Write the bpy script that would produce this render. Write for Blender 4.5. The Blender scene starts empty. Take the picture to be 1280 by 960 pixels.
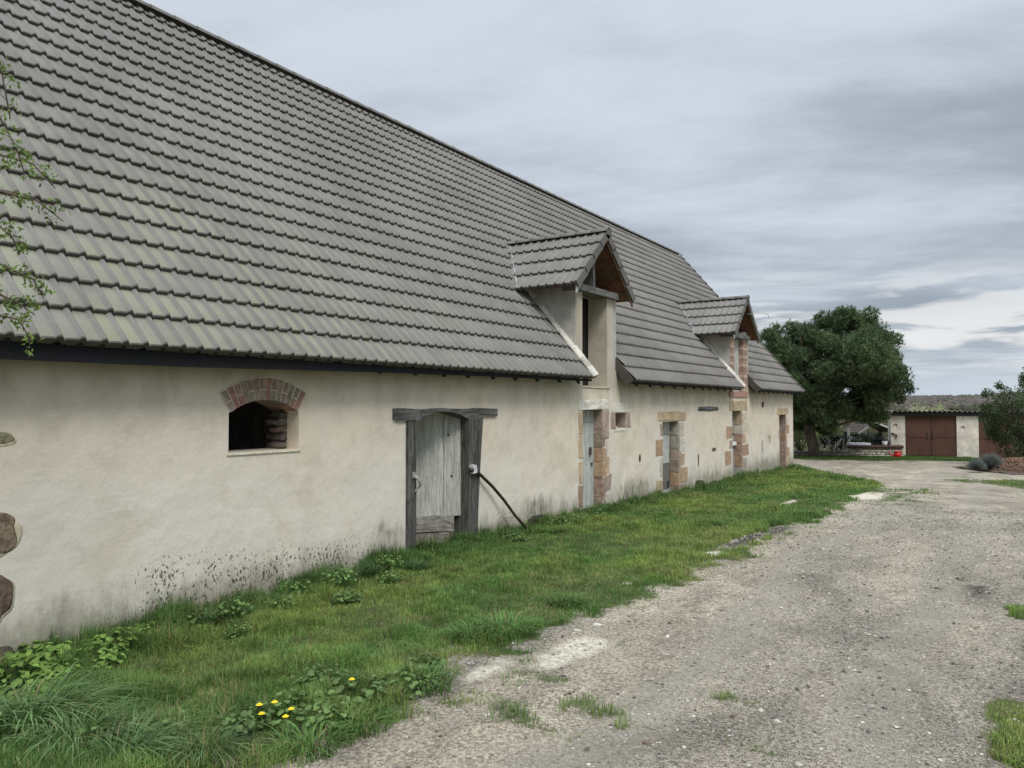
import bpy, math, random
import numpy as np
from mathutils import Vector, Matrix
from mathutils.geometry import tessellate_polygon
R_ = math.radians
S = bpy.context.scene
C = S.collection
rng = random.Random(7)
nr = np.random.RandomState(11)

# ---------------------------------------------------------------- camera
F_PX = 948.6
YAW, PITCH, ROLL = 0.5761, 0.0291, -0.0009
cam = bpy.data.objects.new('camera', bpy.data.cameras.new('camera'))
C.objects.link(cam); S.camera = cam
cam.data.sensor_fit = 'HORIZONTAL'; cam.data.sensor_width = 36.0
cam.data.lens = F_PX / 1280 * 36.0
cam.data.clip_start = 0.05; cam.data.clip_end = 9000
cam.rotation_euler = (math.pi / 2 + PITCH, 0, YAW)
cam.location = (0, 0, 0)

# ---------------------------------------------------------------- view, sun and sky
S.view_settings.view_transform = 'Standard'; S.view_settings.look = 'None'
S.view_settings.gamma = 1; S.view_settings.use_curve_mapping = False
S.view_settings.exposure = 0.36
SUN_EL, SUN_AZ = 50.0, 128.0          # elevation; compass angle clockwise from +Y
sd = bpy.data.lights.new('sun', 'SUN'); sd.energy = 1.5; sd.angle = R_(18); sd.color = (1, .97, .92)
sun = bpy.data.objects.new('sun', sd); C.objects.link(sun)
dv = Vector((math.sin(R_(SUN_AZ)) * math.cos(R_(SUN_EL)), math.cos(R_(SUN_AZ)) * math.cos(R_(SUN_EL)), math.sin(R_(SUN_EL))))
sun.rotation_euler = (-dv).to_track_quat('-Z', 'Y').to_euler()


class NT:
    """small helper to wire shader nodes"""
    def __init__(s, tree): s.t = tree; s.n = tree.nodes; s.l = tree.links
    def new(s, typ, **kw):
        n = s.n.new(typ)
        for k, v in kw.items(): setattr(n, k, v)
        return n
    def put(s, sock, v):
        if hasattr(v, 'is_output') or isinstance(v, bpy.types.NodeSocket): s.l.new(v, sock)
        elif isinstance(v, (tuple, list)) and len(v) == 3 and sock.type == 'RGBA': sock.default_value = (*v, 1)
        else: sock.default_value = v
    def math(s, op, a, b=0.0, c=None, clamp=False):
        n = s.new('ShaderNodeMath', operation=op, use_clamp=clamp)
        s.put(n.inputs[0], a); s.put(n.inputs[1], b)
        if c is not None: s.put(n.inputs[2], c)
        return n.outputs[0]
    def vmul(s, v, k):
        n = s.new('ShaderNodeVectorMath', operation='MULTIPLY'); s.put(n.inputs[0], v); n.inputs[1].default_value = k
        return n.outputs[0]
    def vadd(s, v, k):
        n = s.new('ShaderNodeVectorMath', operation='ADD'); s.put(n.inputs[0], v); s.put(n.inputs[1], k)
        return n.outputs[0]
    def noise(s, v, scale, detail=4, rough=.55, dist=0.0, out=0):
        n = s.new('ShaderNodeTexNoise'); s.put(n.inputs['Vector'], v)
        n.inputs['Scale'].default_value = scale; n.inputs['Detail'].default_value = detail
        n.inputs['Roughness'].default_value = rough; n.inputs['Distortion'].default_value = dist
        return n.outputs[out]
    def voro(s, v, scale, out=0, feature='F1', rand=1.0):
        n = s.new('ShaderNodeTexVoronoi', feature=feature); s.put(n.inputs['Vector'], v)
        n.inputs['Scale'].default_value = scale; n.inputs['Randomness'].default_value = rand
        return n.outputs[out]
    def step(s, v, a, b, lo=0.0, hi=1.0):
        n = s.new('ShaderNodeMapRange', interpolation_type='SMOOTHSTEP'); s.put(n.inputs[0], v)
        n.inputs[1].default_value = a; n.inputs[2].default_value = b
        n.inputs[3].default_value = lo; n.inputs[4].default_value = hi
        return n.outputs[0]
    def mix(s, f, a, b, mode='MIX'):
        n = s.new('ShaderNodeMix', data_type='RGBA', blend_type=mode)
        s.put(n.inputs['Factor'], f)
        s.put(n.inputs[6], a if isinstance(a, bpy.types.NodeSocket) else tuple(a))
        s.put(n.inputs[7], b if isinstance(b, bpy.types.NodeSocket) else tuple(b))
        return n.outputs[2]
    def pos(s): return s.new('ShaderNodeNewGeometry').outputs['Position']
    def obj(s): return s.new('ShaderNodeTexCoord').outputs['Object']
    def xyz(s, v):
        n = s.new('ShaderNodeSeparateXYZ'); s.put(n.inputs[0], v); return n.outputs
    def comb(s, x, y, z):
        n = s.new('ShaderNodeCombineXYZ'); s.put(n.inputs[0], x); s.put(n.inputs[1], y); s.put(n.inputs[2], z); return n.outputs[0]
    def attr(s, name='Col'):
        n = s.new('ShaderNodeAttribute'); n.attribute_name = name; return n.outputs['Color']
    def bump(s, h, strength=.5, dist=.01, prev=None):
        n = s.new('ShaderNodeBump'); s.put(n.inputs['Height'], h)
        n.inputs['Strength'].default_value = strength; n.inputs['Distance'].default_value = dist
        if prev is not None: s.put(n.inputs['Normal'], prev)
        return n.outputs[0]


def world():
    w = bpy.data.worlds.new('World'); S.world = w; w.use_nodes = True
    n = NT(w.node_tree); n.n.clear()
    sky = n.new('ShaderNodeTexSky', sky_type='NISHITA'); sky.sun_disc = False
    sky.sun_elevation = R_(SUN_EL); sky.sun_rotation = R_(SUN_AZ); sky.dust_density = 2
    b1 = n.new('ShaderNodeBackground'); n.put(b1.inputs[0], sky.outputs[0]); b1.inputs[1].default_value = .06
    d = n.new('ShaderNodeTexCoord').outputs['Generated']
    x, y, z = n.xyz(d)
    zz = n.math('ADD', n.math('MAXIMUM', z, 0.0), .10)
    # turn about Z so the cloud streets run across the view, then project on a cloud layer
    ca, sa = math.cos(-YAW + .12), math.sin(-YAW + .12)
    u = n.math('SUBTRACT', n.math('MULTIPLY', x, ca), n.math('MULTIPLY', y, sa))
    v = n.math('ADD', n.math('MULTIPLY', x, sa), n.math('MULTIPLY', y, ca))
    p = n.comb(n.math('MULTIPLY', n.math('DIVIDE', u, zz), .55), n.math('DIVIDE', v, zz), 3.1)
    big = n.noise(p, .42, 3, .5, .25)
    mid = n.noise(n.vadd(p, (7.3, 2.1, 0)), 1.15, 6, .55, .3)
    thin = n.noise(n.vadd(p, (1.3, 9.1, 4)), 3.2, 5, .6, .2)
    m = n.math('ADD', n.math('ADD', n.math('MULTIPLY', big, .50), n.math('MULTIPLY', mid, .34)), n.math('MULTIPLY', thin, .16))
    dark = n.step(m, .39, .60)
    col = n.mix(dark, (.53, .582, .645), (.262, .303, .358))
    # brighter broken band low over the horizon
    low = n.math('MULTIPLY', n.step(z, .015, .06), n.step(z, .19, .09))
    gap = n.step(n.noise(n.vmul(d, (3.0, 3.0, 26)), 1.6, 4, .55, .4), .46, .60)
    col = n.mix(n.math('MULTIPLY', n.math('MULTIPLY', low, gap), .75), col, (.76, .765, .755))
    col = n.mix(n.step(z, .07, .0), col, (.47, .54, .61))
    # overcast sky: overhead is brighter than low down
    zen = n.step(z, .45, .95, 1.0, 3.6)
    col = n.mix(1.0, col, n.comb(zen, zen, zen), 'MULTIPLY')
    b2 = n.new('ShaderNodeBackground'); n.put(b2.inputs[0], col); b2.inputs[1].default_value = 1.0
    mx = n.new('ShaderNodeMixShader'); mx.inputs[0].default_value = .92
    n.l.new(b1.outputs[0], mx.inputs[1]); n.l.new(b2.outputs[0], mx.inputs[2])
    o = n.new('ShaderNodeOutputWorld'); n.l.new(mx.outputs[0], o.inputs[0])
world()

# ---------------------------------------------------------------- helpers
MATS = {}
def mat(name, fn, rough=.85):
    if name in MATS: return MATS[name]
    m = bpy.data.materials.new(name); m.use_nodes = True
    n = NT(m.node_tree); b = m.node_tree.nodes['Principled BSDF']
    b.inputs['Roughness'].default_value = rough
    b.inputs['Specular IOR Level'].default_value = .3
    r = fn(n, b)
    col, nrm = r if isinstance(r, tuple) and len(r) == 2 and (isinstance(r[1], bpy.types.NodeSocket) or r[1] is None) else (r, None)
    n.put(b.inputs['Base Color'], col)
    if nrm is not None: n.put(b.inputs['Normal'], nrm)
    MATS[name] = m
    return m

class MB:
    def __init__(s): s.v = []; s.f = []; s.c = []; s.sm = []
    def add(s, verts, faces, col=(1, 1, 1), smooth=False):
        o = len(s.v); s.v.extend([tuple(v) for v in verts])
        for f in faces: s.f.append(tuple(i + o for i in f)); s.c.append(col); s.sm.append(smooth)
    def box(s, a, b, col=(1, 1, 1), jit=0.0, bev=0.0):
        x0, y0, z0 = a; x1, y1, z1 = b
        v = [(x0, y0, z0), (x1, y0, z0), (x1, y1, z0), (x0, y1, z0), (x0, y0, z1), (x1, y0, z1), (x1, y1, z1), (x0, y1, z1)]
        if jit: v = [tuple(q + rng.uniform(-jit, jit) for q in p) for p in v]
        s.add(v, [(0, 3, 2, 1), (4, 5, 6, 7), (0, 1, 5, 4), (1, 2, 6, 5), (2, 3, 7, 6), (3, 0, 4, 7)], col)
    def hexa(s, v, col=(1, 1, 1)):
        s.add(v, [(0, 3, 2, 1), (4, 5, 6, 7), (0, 1, 5, 4), (1, 2, 6, 5), (2, 3, 7, 6), (3, 0, 4, 7)], col)
    def stone(s, a, b, col=(1, 1, 1), r=.02, amp=.012, skew=0.0):
        """a hand-cut block: a box cut in a grid, pushed out of true, edges worn"""
        GR = (-1, -.92, 0, .92, 1); sk = [[rng.uniform(-1, 1) for _ in range(4)] for _ in range(2)]; a = Vector(a); b = Vector(b); n = 4; ce = (a + b) / 2; h = (b - a) / 2
        vs = {}; L = []; fs = []
        def vid(i, j, k):
            key = (i, j, k)
            if key not in vs:
                p = Vector((GR[i], GR[j], GR[k]))
                q = Vector((p.x * h.x, p.y * h.y, p.z * h.z))
                e = [abs(p.x) > .99, abs(p.y) > .99, abs(p.z) > .99]
                if sum(e) >= 2:
                    for ax in range(3):
                        if e[ax]: q[ax] -= math.copysign(min(r, abs(h[ax]) * .5), q[ax]) * (.5 if sum(e) == 2 else .8)
                q += Vector((rng.uniform(-amp, amp), rng.uniform(-amp, amp), rng.uniform(-amp, amp)))
                if skew:
                    for ax, w in ((1, sk[0]), (2, sk[1])):
                        u_, v_ = (p.y + 1) / 2, (p.z + 1) / 2
                        q[ax] += skew * (w[0] * (1 - u_) * (1 - v_) + w[1] * u_ * (1 - v_) + w[2] * u_ * v_ + w[3] * (1 - u_) * v_)
                vs[key] = len(L); L.append(ce + q)
            return vs[key]
        for i in range(n):
            for j in range(n):
                fs += [(vid(i, j, 0), vid(i, j + 1, 0), vid(i + 1, j + 1, 0), vid(i + 1, j, 0)),
                       (vid(i, j, n), vid(i + 1, j, n), vid(i + 1, j + 1, n), vid(i, j + 1, n)),
                       (vid(i, 0, j), vid(i + 1, 0, j), vid(i + 1, 0, j + 1), vid(i, 0, j + 1)),
                       (vid(i, n, j), vid(i, n, j + 1), vid(i + 1, n, j + 1), vid(i + 1, n, j)),
                       (vid(0, i, j), vid(0, i, j + 1), vid(0, i + 1, j + 1), vid(0, i + 1, j)),
                       (vid(n, i, j), vid(n, i + 1, j), vid(n, i + 1, j + 1), vid(n, i, j + 1))]
        s.add(L, fs, col, not skew)
    def tube(s, pts, rad, n=8, col=(1, 1, 1), cap=True):
        pts = [Vector(p) for p in pts]
        if not hasattr(rad, '__len__'): rad = [rad] * len(pts)
        vs = []; fs = []
        for i, p in enumerate(pts):
            t = (pts[min(i + 1, len(pts) - 1)] - pts[max(i - 1, 0)]).normalized()
            a = t.cross(Vector((.13, .31, .94)) if abs(t.z) < .9 else Vector((1, .1, 0))).normalized(); b = t.cross(a)
            for k in range(n):
                an = 2 * math.pi * k / n
                vs.append(p + (a * math.cos(an) + b * math.sin(an)) * rad[i])
        for i in range(len(pts) - 1):
            for k in range(n):
                fs.append((i * n + k, i * n + (k + 1) % n, (i + 1) * n + (k + 1) % n, (i + 1) * n + k))
        if cap: fs += [tuple(range(n))[::-1], tuple((len(pts) - 1) * n + k for k in range(n))]
        s.add(vs, fs, col, True)
    def build(s, name, m, parent=None, loc=None):
        org = Vector((0, 0, 0))
        if parent is not None: org = ORG.get(parent.name, org)
        if loc is not None: org = Vector(loc)
        me = bpy.data.meshes.new(name)
        me.from_pydata([(v[0] - org.x, v[1] - org.y, v[2] - org.z) for v in s.v], [], s.f)
        return finish(name, me, m, parent, loc, org, [c for c in s.c], s.sm)

ORG = {}
def finish(name, me, m, parent, loc, org, cols, sm):
    me.materials.append(m)
    at = me.attributes.new('Col', 'FLOAT_COLOR', 'FACE')
    a = np.ones((len(me.polygons), 4), 'f'); a[:, :3] = np.array(cols, 'f').reshape(-1, 3)
    at.data.foreach_set('color', a.ravel())
    me.polygons.foreach_set('use_smooth', np.array(sm, bool))
    me.update()
    o = bpy.data.objects.new(name, me); C.objects.link(o)
    if parent is not None: o.parent = parent; ORG[o.name] = org
    else:
        ORG[o.name] = org
        if loc is not None: o.location = loc
    return o

def npmesh(name, V, faces_per, nv, m, cols=None, parent=None, loc=(0, 0, 0), smooth=False, vcols=None):
    """V (N,3) world coords; every face has nv vertices; faces_per (M,nv)"""
    me = bpy.data.meshes.new(name)
    org = ORG.get(parent.name) if parent is not None else Vector(loc)
    V = np.asarray(V, 'f') - np.array([org.x, org.y, org.z], 'f')
    Fc = np.asarray(faces_per, 'i')
    me.vertices.add(len(V)); me.vertices.foreach_set('co', V.ravel())
    me.loops.add(Fc.size); me.loops.foreach_set('vertex_index', Fc.ravel())
    me.polygons.add(len(Fc)); me.polygons.foreach_set('loop_start', np.arange(len(Fc), dtype='i') * nv)
    me.update(calc_edges=True)
    me.materials.append(m)
    if cols is not None:
        at = me.attributes.new('Col', 'FLOAT_COLOR', 'FACE')
        a = np.ones((len(Fc), 4), 'f'); a[:, :3] = cols; at.data.foreach_set('color', a.ravel())
    if vcols is not None:
        at = me.attributes.new('Mask', 'FLOAT_COLOR', 'POINT')
        a = np.ones((len(V), 4), 'f'); a[:, :3] = vcols; at.data.foreach_set('color', a.ravel())
    me.polygons.foreach_set('use_smooth', np.full(len(Fc), smooth))
    me.validate(); me.update()
    o = bpy.data.objects.new(name, me); C.objects.link(o)
    if parent is not None: o.parent = parent
    else: o.location = loc
    ORG[o.name] = org
    return o

def tag(o, label, cat, group=None, kind=None):
    if label: o['label'] = label
    if cat: o['category'] = cat
    if group: o['group'] = group
    if kind: o['kind'] = kind
    return o
def thing(name, label, cat, loc, group=None, rot=0.0):
    o = bpy.data.objects.new(name, None); C.objects.link(o); o.empty_display_size = .2
    o.location = loc; ORG[o.name] = Vector(loc) if rot == 0 else Vector((0, 0, 0)); o.rotation_euler.z = rot
    return tag(o, label, cat, group)
def copy_tree(o, parent=None):
    c = o.copy(); C.objects.link(c)
    if parent is not None: c.parent = parent
    for ch in list(o.children): copy_tree(ch, c)
    return c
# frame of the far yard: x across, y away; the far things are laid out square to it
FR = (math.cos(YAW), math.sin(YAW)); FF = (-math.sin(YAW), math.cos(YAW))
def yard(lx, ly, z=0.0): return Vector((FR[0] * lx + FF[0] * ly, FR[1] * lx + FF[1] * ly, z))

# value noise
_T = nr.rand(256, 256)
def vn(x, y):
    xi = np.floor(x).astype(int); yi = np.floor(y).astype(int); fx = x - xi; fy = y - yi
    fx = fx * fx * (3 - 2 * fx); fy = fy * fy * (3 - 2 * fy)
    a = _T[xi & 255, yi & 255]; b = _T[(xi + 1) & 255, yi & 255]; c = _T[xi & 255, (yi + 1) & 255]; d = _T[(xi + 1) & 255, (yi + 1) & 255]
    return (a * (1 - fx) + b * fx) * (1 - fy) + (c * (1 - fx) + d * fx) * fy
def fbm(x, y, sc=1.0, o=4):
    s = 0; a = .5
    for k in range(o): s = s + a * vn(x * sc * 2 ** k + 17.3 * k, y * sc * 2 ** k + 5.1 * k); a *= .5
    return s / (1 - .5 ** o)
def sst(v, a, b):
    t = np.clip((v - a) / (b - a), 0, 1); return t * t * (3 - 2 * t)

# ---------------------------------------------------------------- terrain shape and cover
def zt(x, y):
    x = np.asarray(x, float); y = np.asarray(y, float)
    wb = np.interp(y, [-5, 2.8, 5, 7.5, 13, 17, 23, 29.4, 34], [-2.05, -2.08, -2.02, -1.95, -1.98, -2.08, -2.12, -2.28, -2.42])
    rd = np.interp(y, [-5, 0, 8, 14, 20, 28, 34, 60], [-1.9, -1.9, -1.92, -1.97, -2.08, -2.33, -2.46, -2.5])
    k = np.clip((x + 6.6) / 3.6, 0, 1); k = k * k * (3 - 2 * k)
    z = wb * (1 - k) + rd * k
    r = np.hypot(x, y)
    # small local relief: verge humps, ruts
    near = np.clip(1 - r / 60, 0, 1)
    z = z + near * ((fbm(x, y, 1.1, 3) - .5) * .055 + (fbm(x + 40, y, 4.0, 2) - .5) * .018)
    # beyond the yard the land falls to a valley and climbs to a wooded ridge
    z = z - sst(r, 60, 420) * 14
    z = z + sst(r, 450, 1500) * (30 + 9 * (fbm(np.arctan2(y, x) * 6, r * 0 + 2.0, 1.0, 3) - .5) * 2) + sst(r, 1500, 4000) * -30
    return z
EY = np.array([-8, 0, 2.76, 3.14, 3.7, 4.25, 4.84, 5.44, 6.03, 7.31, 9.32, 12.11, 15.46, 18.7, 23.36, 25.4, 26.6, 28.3, 30.8])
EXX = np.array([-2.9, -2.9, -2.96, -3.05, -3.12, -3.3, -3.25, -3.2, -3.1, -2.98, -2.82, -2.68, -2.55, -2.54, -2.7, -3.4, -4.4, -5.6, -6.9])
def blob(x, y, cx, cy, rx, ry): return np.hypot((x - cx) / rx, (y - cy) / ry)
LIME = [(-2.84, 5.3, .17, .5), (-3.18, 4.55, .1, .26), (-2.7, 19.0, .35, 1.0), (-3.85, 16.6, .13, .75), (-3.25, 9.9, .12, .25)]
MUD = [(-3.2, 11.2, .17, 1.0), (-3.05, 12.4, .14, .6), (-.25, 9.4, .16, .35), (-1.9, 5.5, .05, .05)]
def grass_mask(x, y):
    n1 = fbm(x, y, 1.7, 4) - .5; n2 = fbm(x + 31, y + 9, 5.5, 3) - .5
    ex = np.interp(y, EY, EXX)
    g = sst(ex - x + n1 * .9 + n2 * .9, -.08, .42)
    g = g * (y < 31)
    g = g * (1 - .9 * sst(-y, -32, -20) * 0)
    # grass on the right-hand edge of the track
    gr = sst(x - np.interp(y, [0, 4.5, 4.9, 5.8, 6.1, 6.6, 7.9, 8.3, 8.8, 9.2, 12], [.9, .2, -.05, -.12, .05, .6, .6, .02, .02, .8, 1.2]) + n2 * .3, -.03, .06) * (y < 60) * (y > -8)
    gr2 = sst(x - np.interp(y, [12, 20, 24.5, 27.5, 30, 31], [3, 1.2, .2, -1.3, .6, 2]) + n1 * 1.6, -.1, .3) * (y > 12) * (y < 31) * .75
    g = np.maximum(g, np.maximum(gr * (y < 12.5), gr2))
    for (cx, cy, rx, ry) in [(-1.64, 4.94, .14, .05), (-1.26, 4.32, .14, .05), (-2.75, 4.7, .2, .16), (-2.6, 5.75, .1, .2), (-2.3, 4.3, .2, .1), (-2.1, 19.5, .5, 1.5), (-2.6, 4.0, .25, .15)]:
        g = np.maximum(g, .55 * sst(blob(x, y, cx, cy, rx, ry) + n2 * 4.5 + n1 * 1.5, 1.2, .2))
    for (cx, cy, rx, ry) in LIME: g = g * sst(blob(x, y, cx, cy, rx, ry) + n2 * 1.2, .75, 1.15)
    for (cx, cy, rx, ry) in MUD: g = g * sst(blob(x, y, cx, cy, rx, ry) + n2 * 1.2, .7, 1.3)
    # strip of grass at the garage foot and the garden beyond the yard
    ly = x * FF[0] + y * FF[1]; lx = x * FR[0] + y * FR[1]
    far = sst(ly - np.interp(lx, [4, 12, 14, 21, 23, 26], [36.6, 35.2, 34.0, 34.1, 35.8, 36.5]) + n1 * 1.2, 0, .5)
    return np.clip(np.maximum(g, far), 0, 1)
def lime_mask(x, y):
    n2 = fbm(x + 31, y + 9, 5.5, 3) - .5
    m = 0 * x
    for (cx, cy, rx, ry) in LIME: m = np.maximum(m, sst(blob(x, y, cx, cy, rx, ry) + n2 * 1.2, 1.1, .7))
    return m
def mud_mask(x, y):
    n2 = fbm(x + 3, y + 19, 5.5, 3) - .5
    m = 0 * x
    for (cx, cy, rx, ry) in MUD: m = np.maximum(m, sst(blob(x, y, cx, cy, rx, ry) + n2 * 1.4, 1.1, .6))
    return m

# ---------------------------------------------------------------- materials
def m_ground(n, b):
    P = n.pos(); mk = n.xyz(n.attr('Mask')); g, li, mu = mk[0], mk[1], mk[2]
    big = n.noise(n.vmul(P, (1, .55, 1)), .55, 5, .6); med = n.noise(P, 3.0, 6, .65); fine = n.noise(P, 34, 6, .75); grit = n.noise(P, 120, 3, .8)
    gravel = n.mix(n.step(fine, .38, .62), (.085, .072, .056), (.37, .33, .265))
    g2 = n.noise(P, 85, 4, .7)
    gravel = n.mix(n.step(g2, .52, .62), gravel, (.50, .455, .37)); gravel = n.mix(n.step(g2, .44, .34), gravel, (.055, .045, .035))
    gravel = n.mix(n.step(grit, .58, .72), gravel, (.62, .57, .49))
    gravel = n.mix(n.step(n.noise(P, 75, 2, .6), .60, .72), gravel, (.07, .06, .05))
    pale = n.mix(n.step(fine, .36, .64), (.24, .20, .145), (.64, .565, .44)); pale = n.mix(n.math('MULTIPLY', n.step(g2, .47, .38), .7), pale, (.11, .09, .065))
    y = n.xyz(P)[1]
    pf = n.math('MULTIPLY', n.step(n.math('ADD', n.math('MULTIPLY', big, .6), n.math('MULTIPLY', med, .4)), .43, .66), .7)
    xx = n.xyz(P)[0]; pf = n.math('MAXIMUM', pf, n.math('MULTIPLY', n.math('MULTIPLY', n.step(xx, -3.4, -2.9), n.step(n.math('ADD', xx, n.math('MULTIPLY', med, 1.4)), -1.0, -1.9)), .75))
    far1 = n.noise(n.vmul(P, (1.0, 1.7, 1)), .9, 6, .7, .4); farp = n.math('MULTIPLY', n.step(y, 9, 20), n.step(far1, .42, .56))
    pf = n.math('MAXIMUM', pf, n.math('MULTIPLY', farp, .62))
    c = n.mix(pf, gravel, pale)
    c = n.mix(n.math('MULTIPLY', n.math('MULTIPLY', n.step(y, 12, 22), n.step(far1, .47, .36)), .6), c, (.15, .128, .09))
    c = n.mix(n.math('MULTIPLY', n.step(n.noise(P, 6, 5, .7), .54, .7), .5), c, (.10, .085, .062))
    mac = n.noise(n.vmul(P, (1, .5, 1)), 1.3, 6, .7, .5); mv = n.step(mac, .32, .68, .68, 1.22)
    c = n.mix(1.0, c, n.comb(mv, n.math('MULTIPLY', mv, .985), n.math('MULTIPLY', mv, .955)), 'MULTIPLY')
    wob = n.math('MULTIPLY', n.math('SUBTRACT', n.noise(P, .35, 2, .5), .5), 1.6); tr_ = n.math('ABSOLUTE', n.math('SUBTRACT', n.math('ABSOLUTE', n.math('ADD', n.math('ADD', xx, 1.35), wob)), .72))
    tf = n.math('MULTIPLY', n.step(n.math('ADD', tr_, n.math('MULTIPLY', n.math('SUBTRACT', med, .5), .5)), .34, .08), .42)
    c = n.mix(tf, c, (.30, .27, .215))
    lime = n.mix(n.step(n.noise(P, 22, 5, .7), .35, .62), (.40, .35, .26), (.72, .66, .54))
    c = n.mix(n.math('MULTIPLY', li, n.step(med, .25, .42)), c, lime)
    c = n.mix(mu, c, (.055, .045, .034))
    soil = n.mix(n.step(med, .4, .6), (.05, .06, .02), (.11, .115, .04))
    gg = n.step(n.math('ADD', g, n.math('MULTIPLY', n.math('SUBTRACT', n.math('ADD', n.math('MULTIPLY', fine, .5), n.math('MULTIPLY', n.noise(P, 9, 5, .7), .5)), .5), 1.6)), .35, .75)
    c = n.mix(gg, c, soil)
    # far country: fields and winter woods
    r = n.new('ShaderNodeVectorMath', operation='LENGTH'); n.put(r.inputs[0], P); rr = r.outputs['Value']
    fld = n.voro(n.vmul(P, (1, 1, 0)), .0045, 1)
    fc = n.mix(n.step(n.xyz(fld)[0], .35, .5), (.045, .085, .022), (.10, .095, .055))
    c = n.mix(n.step(rr, 55, 75), c, (.055, .075, .028))
    c = n.mix(n.step(rr, 130, 260), c, fc)
    hz = n.mix(n.noise(P, .02, 5, .6), (.045, .04, .036), (.085, .07, .06))
    c = n.mix(n.step(rr, 1150, 1250), c, hz)
    h = n.math('ADD', n.math('MULTIPLY', fine, .6), n.math('MULTIPLY', grit, .4))
    return c, n.bump(h, 1.0, .022, n.bump(med, .5, .05))

WALL_DIRT = [  # y, z, ry, rz, strength : moss, splash and algae where the plaster has it
    (14.9, -1.88, .85, .38, 1.0), (11.0, -1.78, .45, .32, .9), (12.0, -1.92, .5, .25, .7), (9.9, -1.95, 1.1, .25, .55), (17.9, -2.1, .8, .3, .5),
    (4.6, -2.0, 2.6, .36, .62), (7.2, -1.72, .35, .3, .7), (20.0, -2.1, 1.8, .38, .6), (25.3, -2.15, 2.0, .5, .7), (28.7, -2.3, .8, .4, .5), (2.6, -2.1, 1.0, .3, .6)]
def m_stucco(n, b):
    P = n.pos(); x, y, z = n.xyz(P)
    big = n.noise(P, .55, 4, .55); med = n.noise(P, 2.6, 6, .62); fine = n.noise(P, 70, 4, .7)
    c = n.mix(n.step(big, .36, .62), (.69, .615, .515), (.74, .64, .51))
    c = n.mix(n.math('MULTIPLY', n.step(med, .48, .70), .45), c, (.49, .44, .345))
    c = n.mix(n.math('MULTIPLY', n.step(n.noise(P, 8, 5, .65), .5, .72), .30), c, (.70, .665, .58))
    c = n.mix(n.math('MULTIPLY', n.step(fine, .55, .75), .22), c, (.30, .27, .22))
    c = n.mix(n.math('MULTIPLY', n.step(n.math('ADD', z, n.math('MULTIPLY', n.math('SUBTRACT', big, .5), 2.2)), -.5, -1.3), .55), c, (.735, .68, .60))
    c = n.mix(n.math('MULTIPLY', n.step(n.noise(P, 1.1, 5, .7, .5), .50, .66), .35), c, (.52, .45, .34))
    # run-off streaks under the eave, then darker brown towards the wall top
    st = n.noise(n.comb(n.math('MULTIPLY', y, 3.2), n.math('MULTIPLY', z, .7), n.math('MULTIPLY', med, 1.5)), 1.0, 6, .65)
    sf = n.math('MULTIPLY', n.step(st, .42, .66), n.step(z, -.75, .55))
    c = n.mix(n.math('MULTIPLY', sf, .38), c, (.36, .31, .23))
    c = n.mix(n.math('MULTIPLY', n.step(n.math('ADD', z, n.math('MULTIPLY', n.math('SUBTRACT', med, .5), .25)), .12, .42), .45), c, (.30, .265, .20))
    # damp, moss
    nd = n.noise(n.vmul(P, (1, 1, .45)), 4.5, 6, .7); nf = n.noise(n.vmul(P, (1, 1, .3)), 16, 4, .6)
    tot = None
    for (cy, cz, ry, rz, k) in WALL_DIRT:
        a = n.math('MULTIPLY', n.math('SUBTRACT', y, cy), 1 / ry); e = n.math('MULTIPLY', n.math('SUBTRACT', z, cz), 1 / rz)
        d = n.math('SQRT', n.math('ADD', n.math('MULTIPLY', a, a), n.math('MULTIPLY', e, e)))
        d = n.math('ADD', d, n.math('MULTIPLY', n.math('SUBTRACT', nd, .5), 1.7))
        f = n.step(d, 1.15, .45, 0, k)
        tot = f if tot is None else n.math('MAXIMUM', tot, f)
    dirt = n.mix(n.step(nf, .4, .62), (.085, .085, .062), (.24, .235, .165))
    c = n.mix(n.math('MULTIPLY', tot, n.step(nf, .30, .62, .96, .55)), c, dirt)
    # green-ochre damp all along the foot
    ft = n.step(n.math('ADD', z, n.math('MULTIPLY', n.math('SUBTRACT', nd, .5), .9)), -1.45, -2.10, 0, .75)
    c = n.mix(ft, c, (.25, .235, .165))
    # black moss specks, thick between the left end and the first door
    sp = n.noise(n.vadd(n.vmul(P, (1, 1.2, .8)), (3, 0, 0)), 30, 4, .65, .6)
    zone = n.math('MULTIPLY', n.math('MULTIPLY', n.step(y, 3.1, 4.2), n.step(y, 7.6, 6.6)), n.step(n.math('ADD', z, n.math('MULTIPLY', n.math('SUBTRACT', n.noise(P, 1.6, 3, .5), .5), .9)), -1.05, -1.75))
    zone2 = n.math('MULTIPLY', n.math('MULTIPLY', n.step(y, 9.3, 9.8), n.step(y, 11.8, 10.9)), n.step(z, -1.2, -1.7, 0, .8))
    zone3 = n.math('MULTIPLY', n.step(z, .1, -1.5), .22)
    zn = n.math('MULTIPLY', n.math('MAXIMUM', n.math('MAXIMUM', zone, zone2), zone3), n.step(n.noise(P, 3.2, 4, .6), .30, .60, .45, 1.0))
    thr = n.math('SUBTRACT', .74, n.math('MULTIPLY', zn, .215))
    sm = n.step(n.math('SUBTRACT', sp, thr), .0, .035, 0, .9)
    sp2 = n.noise(n.vadd(n.vmul(P, (1, 1.1, .8)), (8, 3, 0)), 11, 5, .7, .6)
    sm = n.math('MAXIMUM', sm, n.math('MULTIPLY', n.step(n.math('SUBTRACT', sp2, n.math('SUBTRACT', .80, n.math('MULTIPLY', zn, .20))), .0, .05), .8))
    c = n.mix(sm, c, (.045, .043, .034))
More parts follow.
